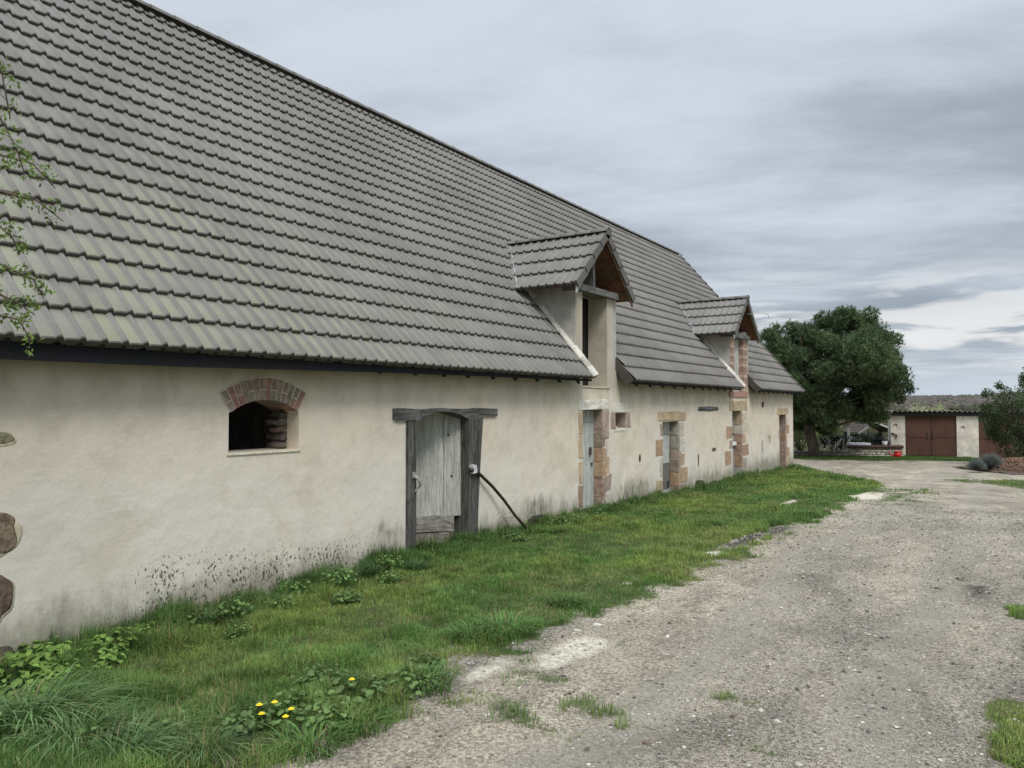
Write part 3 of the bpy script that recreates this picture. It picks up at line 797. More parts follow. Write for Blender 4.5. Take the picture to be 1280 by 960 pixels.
# ---- doors
def planks(mb, x, y0, y1, z0, z1, n, col=(1, 1, 1), th=.035, ztop=None, jit=.1, xr=0.0):
    w = (y1 - y0) / n
    for i in range(n):
        a = y0 + i * w; s = 1 + rng.uniform(-jit, jit); zt_ = z1 if ztop is None else ztop(a + w / 2)
        c = tuple(q * s for q in col); d = rng.uniform(-.004, .004); xa = x + xr * i / n; xb_ = x + xr * (i + 1) / n; g = .003
        mb.hexa([(xa - th, a + g, z0), (xa + d, a + g, z0), (xb_ + d, a + w - g, z0), (xb_ - th, a + w - g, z0),
                 (xa - th, a + g, zt_), (xa + d, a + g, zt_), (xb_ + d, a + w - g, zt_), (xb_ - th, a + w - g, zt_)], c)
# arched stable door
m1 = MB()
planks(m1, WX - .85, 7.86, 8.96, -1.60, -.075, 5, xr=.73, jit=.07, col=(1.35, 1.36, 1.30))
d1 = m1.build('door', PAINTW, barn); d1['label'] = 'weathered grey plank stable door with arched top'
def kick(m, y0, y1, z0, z1, c):
    X_ = lambda y, o: WX - .85 + .664 * (y - 7.86) + .035 + o
    m.hexa([(X_(y0, -.05), y0, z0), (X_(y0, .02), y0, z0 + .01), (X_(y1, .02), y1, z0 - .01), (X_(y1, -.05), y1, z0), (X_(y0, -.05), y0, z1), (X_(y0, .015), y0, z1), (X_(y1, .015), y1, z1 - .01), (X_(y1, -.05), y1, z1)], c)
m1 = MB()
kick(m1, 7.88, 8.84, -1.80, -1.575, (1.15, 1.12, 1.06)); m1.build('kick_board', KICK, d1)
m1 = MB(); kick(m1, 7.88, 8.78, -2.06, -1.815, (.95, .9, .84)); m1.build('kick_board', KICK, d1)
m1 = MB(); P0 = Vector((WX + .045, 7.72, -.93))
m1.tube([P0 + Vector((0, .0, .02)), P0 + Vector((.035, .02, -.02)), P0 + Vector((.05, .06, -.07)), P0 + Vector((.035, .075, -.13)), P0 + Vector((0, .05, -.17)), P0 + Vector((-.03, .02, -.22))], [.016, .02, .022, .018, .012, .008], 8, (.36, .35, .33))
m1.box((WX + .03, 7.695, -.95), (WX + .05, 7.745, -.87), (.3, .3, .28)); m1.build('door_pull', METAL, d1)
for (y, z) in ((8.80, -.42), (8.84, -1.02)):
    m1 = MB(); m1.tube([(WX - .26, y, z), (WX - .12 - (8.96 - y) * .664 + .012, y, z)], .016, 8, (.04, .035, .03)); m1.build('bolt_hole', COLM, d1)
# timber frame
m1 = MB()
m1.stone((WX - .24, 7.60, -2.15), (WX + .025, 7.79, -.14), (.62, .62, .62), .012, .006); lp = m1.build('door_post', OLDW, d1)
m1 = MB()   # right post leans: wider at head
zz_ = [-2.12, -1.7, -1.3, -.9, -.5, -.14]
vs = []
for i, z in enumerate(zz_):
    t = i / 5; a = 8.955 + rng.uniform(-.008, .008); b2 = 9.17 + .15 * t + rng.uniform(-.015, .015)
    vs += [(WX - .24, a, z), (WX + .035, a, z), (WX + .03, b2, z), (WX - .24, b2, z)]
fs = []
for i in range(5):
    o = i * 4
    for k in range(4): fs.append((o + k, o + (k + 1) % 4, o + 4 + (k + 1) % 4, o + 4 + k))
fs += [(3, 2, 1, 0), (20, 21, 22, 23)]
m1.add(vs, fs, (.62, .62, .60)); m1.build('door_post', OLDW, d1)
m1 = MB()   # lintel beam with an arched underside
N = 24; vs = []; fs = []
for i in range(N + 1):
    y = 7.34 + (9.70 - 7.34) * i / N
    t = (y - 8.385) / .62
    zb = -.19 if abs(t) > 1 else -.215 + .14 * (1 - t * t)
    if y > 9.25: zb = -.155
    if 7.34 <= y < 7.4: zb = -.17
    zt_ = -.035 + .006 * math.sin(y * 7) + rng.uniform(-.003, .003)
    vs += [(WX - .25, y, zb), (WX + .035, y, zb), (WX + .032, y, zt_), (WX - .25, y, zt_)]
for i in range(N):
    o = i * 4
    for k in range(4): fs.append((o + k, o + (k + 1) % 4, o + 4 + (k + 1) % 4, o + 4 + k))
fs += [(3, 2, 1, 0), (N * 4, N * 4 + 1, N * 4 + 2, N * 4 + 3)]
m1.add(vs, fs, (.75, .75, .75)); m1.build('lintel_beam', OLDB, d1)
m1 = MB(); m1.box((WX - .5, 7.75, -2.2), (WX + .12, 8.98, -2.055), (.28, .22, .17), .01); m1.build('threshold', COLM, d1)

def plank_door(y0, y1, z0, z1, x, n, col, label, kids):
    m = MB(); planks(m, x, y0, y1, z0, z1, n, col)
    o = m.build('door', PAINTW, barn); o['label'] = label
    for (nm, a, b, c, mt) in kids:
        k = MB(); k.box(a, b, c); k.build(nm, mt, o)
    return o
plank_door(12.58, 13.39, -1.97, -.08, WX - .19, 5, (1.45, 1.5, 1.5), 'whitewashed narrow plank door in orange and white stone', [
    ('latch', (WX - .19, 13.18, -.95), (WX - .15, 13.24, -.80), (.1, .08, .07), METAL), ('bolt', (WX - .19, 13.26, -1.15), (WX - .16, 13.30, -1.10), (.08, .07, .06), METAL),
    ('cross_rail', (WX - .186, 12.6, -.30), (WX - .17, 13.38, -.22), (1.35, 1.4, 1.4), PAINTW)])
plank_door(16.50, 17.44, -2.08, -.38, WX - .20, 4, (1.4, 1.42, 1.42), 'whitewashed door worn grey at the foot', [
    ('cross_rail', (WX - .196, 16.52, -.66), (WX - .17, 17.42, -.60), (.8, .8, .8), PAINTW), ('worn_foot', (WX - .197, 16.72, -1.95), (WX - .176, 17.38, -1.35), (.48, .46, .44), PAINTW),
    ('latch', (WX - .176, 17.18, -1.92), (WX - .15, 17.28, -1.78), (.05, .045, .04), METAL)])
plank_door(21.82, 22.70, -2.10, -.16, WX - .22, 4, (1.05, 1.08, 1.05), 'grey green plank door with a horizontal bar', [
    ('bar', (WX - .21, 21.84, -1.16), (WX - .14, 22.68, -1.06), (.9, .92, .9), METAL), ('latch', (WX - .215, 22.45, -.86), (WX - .17, 22.55, -.8), (.1, .09, .08), METAL)])
plank_door(27.24, 28.14, -2.25, -.32, WX - .36, 4, (.45, .40, .36), 'dark brown plank door set deep in its stones', [('latch', (WX - .355, 27.95, -1.2), (WX - .31, 28.05, -1.14), (.1, .1, .1), METAL)])

# ---- dormers
def dormer(yl, yr, zt_, yE0, yE1, zE, zR, ridge_front, ridge_back, cheekmat, brick, label, rows):
    yc = (yE0 + yE1) / 2; xf = -6.36
    o = bpy.data.objects.new('dormer', None); C.objects.link(o); o.parent = barn; ORG[o.name] = ORG[barn.name]; o['label'] = label
    def xroof(z): return EXv - (z - EZv) / math.tan(TH)
    for (a, b) in ((yl - .012, yl + .22), (yr - .22, yr + .165)):
        v = []; m1 = MB()
        for y in (a, b): v += [(WX - .012, y, .60), (xroof(2.25) - .25, y, 2.25), (WX - .012, y, 2.25)]
        m1.add(v, [(0, 1, 2), (5, 4, 3), (0, 3, 4, 1), (1, 4, 5, 2), (2, 5, 3, 0)]); m1.build('cheek', cheekmat, o)
    m2 = MB(); sl = math.hypot(yc - yE0, zR - zE); exp = sl / rows
    for side in (-1, 1):
        yE = yE0 if side < 0 else yE1
        upv = Vector((0, yc - yE, zR - zE)).normalized(); al = Vector((-1, 0, 0))
        nm = Vector((0, -(zR - zE), (yc - yE)) if side < 0 else (0, (zR - zE), (yE - yc))).normalized()
        if nm.z < 0: nm = -nm
        # rows shorten towards the main slope (valley)
        def skip(l, s, yE=yE, upv=upv):
            z = zE + upv.z * s; x = xf - l
            return x < xroof(z) - .22
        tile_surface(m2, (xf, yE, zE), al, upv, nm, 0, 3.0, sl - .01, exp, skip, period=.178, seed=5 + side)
        # edge tile on the gable verge
        for r in range(rows):
            a = Vector((xf, yE, zE)) + upv * (r * exp); b = Vector((xf, yE, zE)) + upv * (min(sl, (r + 1) * exp + .03))
            v = []
            for p, h in ((a, .07), (b, .035)):
                v += [p + nm * h + Vector((-.09, 0, 0)), p + nm * h + Vector((.045, 0, 0)), p + nm * (h - .15) + Vector((.045, 0, 0)), p + nm * (h - .15) + Vector((.02, 0, 0))]
            m2.add(v, [(0, 1, 5, 4), (1, 2, 6, 5), (2, 3, 7, 6), (0, 3, 2, 1), (4, 5, 6, 7), (3, 0, 4, 7)], (.75, .1, 1))
    dr = m2.build('dormer_roof', TILE, o)
    m3 = MB(); x = ridge_back
    n_ = int((ridge_front - ridge_back) / .40) + 1; st = (ridge_front - ridge_back) / n_
    for k in range(n_): halfround(m3, (ridge_back + k * st, yc, zR + .005), (ridge_back + (k + 1) * st + .03, yc, zR + .005), .10, .112, (.85, .1, 1), 8)
    # round end cap
    cv = [Vector((ridge_front + .02, yc + .11 * math.cos(a), zR + .005 + .085 * math.sin(a))) for a in [math.pi * q / 8 for q in range(9)]] + [Vector((ridge_front + .02, yc - .1, zR - .06)), Vector((ridge_front + .02, yc + .1, zR - .06))]
    m3.add(cv, [tuple(range(11))], (.75, .1, 1))
    m3.build('ridge_tiles', TILE, o)
    # soffit planks and barge boards
    for side in (-1, 1):
        m4 = MB(); m5 = MB()
        yE = yE0 if side < 0 else yE1; upv = Vector((0, yc - yE, zR - zE)).normalized(); dn = Vector((0, 0, -1))
        a = Vector((xf - .01, yE + (.03 if side < 0 else -.03), zE - .005)); b = Vector((xf - .01, yc, zR - .03))
        for k in range(6):
            p = a.lerp(b, k / 6 + .005); q = a.lerp(b, (k + 1) / 6 - .005); c = (.20 + rng.uniform(-.04, .05), .105, .065)
            m4.hexa([p + dn * .03, Vector((-7.2, p.y, p.z - .03)), Vector((-7.2, q.y, q.z - .03)), q + dn * .03, p, Vector((-7.2, p.y, p.z)), Vector((-7.2, q.y, q.z)), q], c)
        m5.hexa([a + Vector((-.005, 0, -.15)), a + Vector((.02, 0, -.15)), b + Vector((.02, 0, -.15)), b + Vector((-.005, 0, -.15)), a + Vector((-.005, 0, -.01)), a + Vector((.02, 0, -.01)), b + Vector((.02, 0, -.01)), b + Vector((-.005, 0, -.01))], (.14, .09, .06) if side > 0 else (.50, .51, .52))
        m4.build('soffit_board', COLM, o); m5.build('barge_board', COLM, o)
    # plate beam above the opening, gable post and boarding behind it
    m6 = MB(); m6.box((WX - .28, yl - .05, zt_ - .02), (WX + .10, yr + .05, zt_ + .10), (.9, .9, .88), .008)
    m6.build('plate_beam', OLDB, o); m6 = MB(); m6.box((WX - .10, yc - .05, zt_ + .10), (WX - .02, yc + .05, zR - .12), (.9, .9, .9), .004); m6.build('gable_post', OLDW, o)
    m7 = MB(); m7.add([(WX - .30, yl, zt_), (WX - .30, yr, zt_), (WX - .30, yc, zR - .08), (WX - .34, yl, zt_), (WX - .34, yr, zt_), (WX - .34, yc, zR - .08)], [(0, 1, 2), (5, 4, 3), (0, 3, 4, 1), (1, 4, 5, 2), (2, 5, 3, 0)], (.07, .065, .06)); m7.build('gable_boarding', COLM, o)
    # mortar flashing along the left cheek and the valley
    m8 = MB(); O = Vector((EXv, yl, EZv - .02)); s = -.02
    while s < 2.25:
        e = s + .22; j = rng.uniform(-.012, .012); v = []
        for q, yy_ in ((s, 0), (e, 0)):
            p = O + up * q; v += [p + Vector((0, .012, 0)) + nrm * .02, p + Vector((0, -.085 + j, 0)) + nrm * .045, p + Vector((0, -.075 + j, 0)) + nrm * .075, p + Vector((0, .012, 0)) + nrm * .125]
        m8.add(v, [(0, 1, 5, 4), (1, 2, 6, 5), (2, 3, 7, 6), (3, 0, 4, 7), (0, 3, 2, 1), (4, 5, 6, 7)], (rng.uniform(.75, 1.35),) * 3); s += .22
    m8.build('cheek_flashing', MORTAR, o)
    m9 = MB(); a = Vector((xroof(zE) + .05, yE0 - .02, zE + .0)); b = Vector((xroof(zR) + .05, yc, zR))
    a = a + nrm * .03; b = b + nrm * .03; w = Vector((0, -.03, 0)); u2 = nrm * .02
    for side in (1,):
        m9.hexa([a, a + w, b + w, b, a + u2, a + w + u2, b + w + u2, b + u2], (.42, .43, .44))
    m9.build('valley_flashing', METAL, o)
    return o
dm1 = dormer(12.33, 13.90, 2.16, 11.86, 14.34, 2.17, 3.33, -6.32, -8.75, CHEEK, False, 'larger near dormer rendered pale grey with an open dark loft hatch', 4)
dm2 = dormer(21.65, 23.35, 2.02, 21.25, 23.77, 2.06, 3.19, -6.32, -8.55, CHEEK, True, 'far dormer with brick jambs and a white shutter', 4)
# right reveal of loft1 pale; loft2 brick jambs and shutter
m1 = MB(); m1b = MB()
for k in range(19):
    z = .45 + k * .083; c = [(.70, .43, .33), (.62, .38, .30), (.76, .52, .40), (.56, .36, .29), (.85, .68, .54)][rng.randrange(5)]
    for (a, b) in ((21.655, 22.02), (22.93, 23.345)):
        o2 = .012 if k % 2 else 0
        (m1 if a < 22.5 else m1b).box((WX - .45, a + .0, z), (WX + .012 + rng.uniform(-.003, .003), b, z + .073), c)
m1.build('brick_jamb', BRICK, dm2); m1b.build('brick_jamb', BRICK, dm2)
m1 = MB(); m1.box((WX - .3, 21.5, .26), (WX + .03, 23.3, .42), (.72, .42, .33), .01); m1.build('brick_sill', BRICK, dm2)
m1 = MB(); planks(m1, WX - .13, 22.01, 22.94, .44, 2.0, 4, (1.5, 1.52, 1.5)); m1.build('shutter', PAINTW, dm2)
m1 = MB(); m1.box((WX - .15, 12.56, .345), (WX + .018, 13.72, .39), (1.2, 1.15, 1.05), .006); m1.build('sill', MORTAR, dm1)
m1 = MB(); m1.box((WX - .50, 12.4, .32), (WX - .45, 13.8, 2.14), (.018, .016, .015)); m1.build('loft_shade_panel', COLM, dm1)  # near-black panel added to stand for the darkness inside the loft
m1 = MB(); m1.tube([(-6.36, 22.55, 2.72), (-6.22, 22.62, 2.72), (-6.05, 22.8, 2.76), (-5.93, 22.95, 2.76), (-5.86, 23.0, 2.70), (-5.85, 23.0, 2.62)], .008, 6, (.35, .34, .33)); m1.build('cable_bracket', METAL, dm2)

# ================================================================= pole against the door post
m1 = MB()
m1.tube([(-6.54, 9.03, -.92), (-6.53, 9.20, -1.02), (-6.50, 9.45, -1.20), (-6.46, 9.72, -1.44), (-6.42, 9.97, -1.70), (-6.38, 10.17, -1.88), (-6.34, 10.32, -2.02)], [.024, .024, .024, .023, .022, .021, .018], 10, (.42, .33, .26))
pl_ = m1.build('wooden_pole', BARK, None, (-6.34, 10.32, -2.02)); tag(pl_, 'bent brown wooden pole leaning from the grey door post to the grass', 'pole')
m1 = MB(); m1.box((-6.57, 8.965, -.98), (-6.50, 9.07, -.86), (.62, .62, .6), .006); m1.tube([(-6.56, 8.96, -.93), (-6.49, 8.95, -.93)], .03, 8, (.06, .06, .06)); m1.build('iron_collar', METAL, pl_)

# ================================================================= foliage tools
def quads_leaves(C0, size, aspect, up_bias, cols, r, flat=0.0):
    """diamond leaves at C0 (N,3): returns V (N*4,3), F"""
    N = len(C0); d = r.normal(size=(N, 3)); d[:, 2] += up_bias; d /= np.linalg.norm(d, axis=1)[:, None]
    q = r.normal(size=(N, 3)); s = np.cross(d, q); s /= np.linalg.norm(s, axis=1)[:, None]
    if flat:  # keep leaves more level
        pass
    L = (size * r.uniform(.6, 1.3, N))[:, None]; W = L * aspect
    nn = np.cross(s, d) * L * .12
    V = np.stack([C0 - d * L * .5, C0 + s * W * .5 + nn, C0 + d * L * .5, C0 - s * W * .5 + nn], 1).reshape(-1, 3)
    return V, np.arange(N * 4).reshape(N, 4)
def shell_points(blobs, dens, r, inner=.55):
    P = []; W = []
    for (x, y, z, rx, ry, rz) in blobs:
        n = int(dens * (rx * ry * rz) ** (2 / 3)) + 3
        d = r.normal(size=(n, 3)); d /= np.linalg.norm(d, axis=1)[:, None]
        k = inner + (1 - inner) * r.rand(n) ** .6
        bump_ = 1 + .18 * np.sin(d[:, 0] * 7 + x * 5) * np.sin(d[:, 2] * 6 + z * 3) + .1 * r.normal(size=n)
        P.append(np.array([x, y, z]) + d * (k * bump_)[:, None] * np.array([rx, ry, rz])); W.append(np.full(n, r.rand()))
    return np.concatenate(P), np.concatenate(W)
def leafcol(base, n, r, var=.3, w=None):
    k = 1 + var * r.uniform(-1, 1, n)
    c = np.array(base)[None, :] * k[:, None]
    c[:, 0] *= 1 + .15 * r.uniform(-1, 1, n)
    if w is not None: c *= (.75 + .5 * w)[:, None]
    return c

# ---- pine
def pine():
    r = np.random.RandomState(5)
    d = 36.0; k = d / 948.6
    t = thing('pine_tree', 'big dark round-crowned pine standing beyond the far end of the barn', 'tree', tuple(yard((1015 - 640) * k, d, -2.44)), rot=YAW)
    x0 = 1015
    def L(px, py, dy=0): return ((px - x0) * k, dy, (507.6 - py) * k + 2.44)
    m = MB()
    m.tube([L(1018, 577), L(1016, 560), L(1012, 535, .1), L(1010, 505, .3), L(1016, 470, .3), L(1030, 430, .1)], [.32, .25, .22, .19, .14, .07], 12)
    tr = m.build('trunk', BARK, t)
    m = MB(); ends = []
    for i in range(26):
        a = r.uniform(0, 2 * math.pi); h = r.uniform(2.2, 5.0); l = r.uniform(1.4, 3.0) * (1 - .1 * h / 5)
        b0 = Vector((-.15, .2, h)); tip = Vector((.6 + l * math.cos(a) * 1.1, l * math.sin(a), h + r.uniform(.1, 1.3)))
        mid = b0.lerp(tip, .5) + Vector((0, 0, -.15)); m.tube([b0, mid, tip], [.07, .04, .015], 6); ends.append(tip)
    m.tube([L(1010, 520), L(1040, 522), L(1075, 508)], [.10, .07, .03], 6); m.tube([L(1012, 528), L(1045, 532), L(1080, 520, -.4)], [.06, .05, .02], 6)
    m.build('limbs', BARK, tr)
    lumps = [(1042, 413, 26), (1070, 412, 22), (1020, 416, 22), (990, 420, 22), (963, 428, 18), (1086, 430, 22), (1100, 454, 17), (1099, 478, 15), (1050, 450, 40), (1005, 455, 36), (975, 465, 26), (1085, 470, 30),
             (1060, 492, 28), (1020, 497, 30), (990, 500, 26), (1088, 500, 20), (1062, 518, 17), (1030, 526, 18), (1002, 524, 17), (1100, 488, 15), (1110, 464, 11), (1048, 402, 15), (1080, 425, 25), (975, 440, 22), (982, 528, 16), (1086, 462, 26), (1082, 446, 22), (1094, 472, 20), (1070, 465, 34), (1104, 484, 12), (1078, 512, 20), (1000, 478, 30), (970, 490, 22), (1012, 436, 26), (960, 450, 20)]
    blobs = []
    for (px, py, rp) in lumps:
        for q in range(7):
            rr = rp * k * r.uniform(.42, .62); a = r.normal(size=3); a /= np.linalg.norm(a)
            c = np.array(L(px, py, 0)) + np.array([a[0] * .62, a[1] * 2.2, a[2] * .62]) * rp * k
            c[1] += r.uniform(-1.2, 1.2)
            blobs.append((*c, rr, rr * 1.1, rr * .9))
    P, W = shell_points(blobs, 900, r, .3)
    N = len(P); nn = 7
    base = np.repeat(P, nn, 0); dirs = r.normal(size=(N * nn, 3)); dirs[:, 2] += .55; dirs /= np.linalg.norm(dirs, axis=1)[:, None]
    s = np.cross(dirs, r.normal(size=(N * nn, 3))); s /= np.linalg.norm(s, axis=1)[:, None]
    ln = r.uniform(.10, .20, N * nn)[:, None]
    V = np.stack([base - s * .018, base + s * .018, base + dirs * ln], 1).reshape(-1, 3)
    col = leafcol((.085, .125, .052), N, r, .35, W * 1.5); col = np.repeat(col, nn, 0)
    lo = npmesh('crown', V, np.arange(len(V)).reshape(-1, 3), 3, LEAF, col, t)
pine()

def bush(name, label, cat, lx, ly, zb, blobs, dens, leaf, aspect, colr, var=.3, trunk=None, group=None, stems=6, seed=1, ub=.4):
    r = np.random.RandomState(seed)
    t = thing(name, label, cat, tuple(yard(lx, ly, zb)), group, rot=YAW)
    P, W = shell_points(blobs, dens, r, .35)
    V, Fc = quads_leaves(P, leaf, aspect, ub, None, r)
    cc = leafcol(colr, len(P), r, var, W)
    npmesh('crown' if trunk else 'foliage', V, Fc, 4, LEAF, cc, t)
    m = MB()
    if trunk: m.tube([(0, 0, -.1), (.05, 0, trunk * .5), (0, .05, trunk)], [trunk * .07, trunk * .05, trunk * .03], 8)
    for i in range(stems):
        b = blobs[r.randint(len(blobs))]; h0 = trunk * .6 if trunk else 0
        tip = Vector((b[0], b[1], b[2])); m.tube([(0, 0, h0), Vector((0, 0, h0)).lerp(tip, .5) + Vector((0, 0, .1)), tip], [.04, .025, .01], 5)
    m.build('trunk' if trunk else 'stems', BARK, t)
    return t
def rblobs(n, w, dd, z0, z1, rad, seed):
    r = np.random.RandomState(seed); out = []
    for i in range(n):
        a = r.uniform(0, 6.28); q = math.sqrt(r.rand()); z = r.uniform(z0, z1); f = .55 + .45 * math.sin(math.pi * min(1, max(0, (z - z0) / (z1 - z0 + .01) * .75 + .2)))
        out.append((q * math.cos(a) * w * f, q * math.sin(a) * dd * f, z, rad * r.uniform(.7, 1.2), rad * r.uniform(.7, 1.2), rad * r.uniform(.6, 1.0)))
    return out
K = 1 / 948.6
# evergreen on the right
d = 31.0; lb = []
r0 = np.random.RandomState(21)
for (px, py, rp) in [(1290, 492, 24), (1262, 500, 17), (1245, 508, 15), (1240, 525, 14), (1255, 530, 20), (1282, 530, 26), (1300, 520, 30), (1262, 556, 16), (1285, 560, 20), (1305, 560, 25), (1236, 492, 8), (1252, 483, 8), (1276, 475, 9), (1298, 470, 16), (1247, 545, 12), (1270, 574, 12), (1320, 500, 30), (1330, 540, 30), (1310, 480, 18)]:
    for q in range(6):
        a = r0.normal(size=3); a /= np.linalg.norm(a); rr = rp * K * d * r0.uniform(.4, .6)
        lb.append(((px - 1290 + a[0] * rp * .6) * K * d, a[1] * rp * K * d * 1.1, (507.6 - py + a[2] * rp * .6) * K * d + 2.2, rr, rr, rr))
bush('evergreen_bush', 'tall dark evergreen bush in front of the garage at the right edge', 'bush', (1290 - 640) * K * d, d, -2.2, lb, 2600, .085, .5, (.075, .11, .042), .45, stems=26, seed=4)
# lavender cushions
for (px, py, dd, w, lab) in [(1236, 574, 28.4, .50, 'larger rounded grey green lavender cushion beside the mulch mound'), (1219, 577, 27.8, .33, 'small low grey lavender cushion left of the bigger one')]:
    r1 = np.random.RandomState(px)
    t = thing('lavender', lab, 'shrub', tuple(yard((px - 640) * K * dd, dd, float(-2.3))), 'lavender cushions by the mound', rot=YAW)
    n_ = 2600; dr_ = r1.normal(size=(n_, 3)); dr_[:, 2] = abs(dr_[:, 2]) * .9; dr_ /= np.linalg.norm(dr_, axis=1)[:, None]
    L1 = (w * r1.uniform(.6, 1.12, n_))[:, None] * np.array([[1.1, 1, 1.15]])
    s_ = np.cross(dr_, r1.normal(size=(n_, 3))); s_ /= np.linalg.norm(s_, axis=1)[:, None]
    b0 = dr_ * L1 * .45
    V = np.stack([b0 - s_ * .012, b0 + s_ * .012, dr_ * L1], 1).reshape(-1, 3)
    npmesh('foliage', V, np.arange(len(V)).reshape(-1, 3), 3, LEAF, leafcol((.17, .19, .165), n_, r1, .35), t)
    m = MB(); m.tube([(0, 0, -.05), (0, 0, w * .4)], [.06, .03], 6); m.build('stems', BARK, t)

# mulch mound
def mound():
    d = 28.6; lx0 = (1288 - 640) * K * d
    t = thing('mulch_mound', 'low mound of brown bark mulch under the evergreen bush', 'flower bed', tuple(yard(lx0, d, -2.36)), rot=YAW)
    n = 26; V = []; Fc = []
    r = np.random.RandomState(3)
    for i in range(n + 1):
        for j in range(n + 1):
            u = i / n * 2 - 1; v = j / n * 2 - 1; q = min(1, math.hypot(u, v)); h = (1 - q ** 3.2) * .36
            V.append((u * 1.95, v * 1.9, h - .04 + (r.rand() - .5) * .05))
    for i in range(n):
        for j in range(n): a = i * (n + 1) + j; Fc.append((a, a + n + 1, a + n + 2, a + 1))
    npmesh('earth', V, Fc, 4, mat('earth', tinted((.12, .085, .06), 6, .4, bump=1, dist=.03)), np.ones((len(Fc), 3)), t, smooth=True)
    N = 6500; a = r.uniform(0, 6.28, N); q = np.sqrt(r.rand(N)) * .97
    P = np.stack([q * np.cos(a) * 1.95, q * np.sin(a) * 1.9, (1 - q ** 3.2) * .36 + r.uniform(-.01, .03, N)], 1)
    V, Fc = quads_leaves(P, .085, .5, .1, None, r)
    cc = leafcol((.27, .16, .11), N, r, .5); o = npmesh('mulch_chips', V, Fc, 4, COLM, cc, t); o['kind'] = 'stuff'
mound()

# ================================================================= garage
def garage():
    d = 37.5; k = K * d
    GA = R_(24); q0 = (1111 - 640) * K
    gx = lambda px: ((px - 640) * K * d - q0 * d) / (math.cos(GA) + (px - 640) * K * math.sin(GA))
    gz = lambda py: (507.6 - py) * k
    t = thing('garage', 'low flat-roofed garage with rusty brown double doors and pale concrete piers', 'garage', tuple(yard((1111 - 640) * k, d, 0)), rot=YAW - GA)
    zb = gz(571.5); ztp = gz(519.5)
    GW = mat('garage render', tinted((.70, .64, .545), 3, .25, bump=.4, dist=.01), .95)
    for (bx0, bx1, by0, by1, c) in ((1113, 1131, 0, .3, 1), (1195, 1222.5, 0, .3, 1.08), (1292, 1312, 0, .3, 1)):
        m = MB(); m.box((gx(bx0), by0, zb - .3), (gx(bx1), by1, ztp), (c, c, c)); m.build('pier', GW, t)
    m = MB(); m.box((gx(1113), 3.0, zb - .3), (gx(1330), 3.2, ztp), (.8, .8, .8)); m.build('rear_wall', GW, t)
    m = MB(); m.box((gx(1113), .301, zb - .3), (gx(1113) + .2, 3.0, ztp), (.9, .9, .9)); m.build('side_wall', GW, t)
    m = MB(); m.box((gx(1312), .301, zb - .3), (gx(1330), 3.0, ztp), (.9, .9, .9)); m.build('side_wall', GW, t)
    m = MB(); m.box((gx(1113) , -.06, ztp + .002), (gx(1330), .12, ztp + .17), (.075, .07, .065)); m.build('fascia', COLM, t)
    # corrugated sheets
    n = 400; V = []; Fc = []; x0, x1 = gx(1108), gx(1334)
    for i in range(n + 1):
        x = x0 + (x1 - x0) * i / n; h = .035 * math.sin(2 * math.pi * x / .21)
        for (y, z) in ((-.28, ztp + .21), (3.5, ztp + .10)): V += [(x, y, z + h), (x, y, z + h + .014)]
    for i in range(n):
        a = i * 4; b2 = a + 4; Fc += [(a + 1, b2 + 1, b2 + 3, a + 3)[::-1], (a, a + 2, b2 + 2, b2)[::-1], (a, b2, b2 + 1, a + 1)[::-1]]
    npmesh('corrugated_roof', V, Fc, 4, mat('fibre cement', tinted((.13, .125, .115), 5, .35)), np.ones((len(Fc), 3)), t, smooth=True)
    for (a, b2, lab) in ((1131.7, 1163, None), (1163.3, 1194.5, None), (1223, 1257, None), (1257.3, 1291.5, None)):
        m = MB(); m.box((gx(a) + .005, .05, zb + .05), (gx(b2) - .005, .09, ztp - .004), (1, 1, 1))
        for q in (.03, .5, .97):
            z = zb + .08 + (ztp - zb - .2) * q; m.box((gx(a) + .01, .035, z), (gx(b2) - .01, .05, z + .04), (.9, .9, .9))
        dd = m.build('garage_door', RUST, t)
        xx = gx(b2) - .16 if a in (1131.7, 1223) else gx(a) + .08
        m = MB(); m.box((xx, .0, zb + .95), (xx + .06, .045, zb + 1.25), (.10, .07, .06)); m.build('handle', METAL, dd)
    m = MB(); m.box((gx(1129), .0, zb - .12), (gx(1196), .1, zb + .03), (1.1, 1.1, 1.1), .01); m.build('threshold', GW, t)
    # marks on piers: iron hooks, a stain, a vent at the foot
    for (px, py) in ((1119, 532), (1203, 534)):
        m = MB(); pts = [(gx(px + 2.2 * math.cos(a)), -.025, gz(py - 2.2 * math.sin(a))) for a in [math.pi * q / 6 for q in range(7)]]; m.tube(pts, .016, 6, (.16, .13, .12)); m.build('iron_ring', METAL, t)
    m = MB(); m.tube([(gx(1113.5), -.03, gz(541)), (gx(1118), -.05, gz(542.5)), (gx(1120), -.05, gz(543)), (gx(1119.8), -.05, gz(547))], .03, 6, (.13, .10, .09))
    m.build('iron_hook', METAL, t)
    m = MB(); m.box((gx(1202), -.02, gz(570)), (gx(1212), .0, gz(568.2)), (.12, .11, .10)); m.build('floor_vent', METAL, t)
    m = MB(); m.tube([(gx(1112.2), -.02, zb - .05), (gx(1112.2), -.02, ztp + .05)], .035, 8, (.30, .29, .27)); m.build('downpipe', METAL, t)
    m = MB(); m.tube([(gx(1110), -.12, gz(515)), (gx(1115), -.12, gz(515))], .085, 12, (.5, .5, .48)); m.build('gutter_end', METAL, t)
garage()
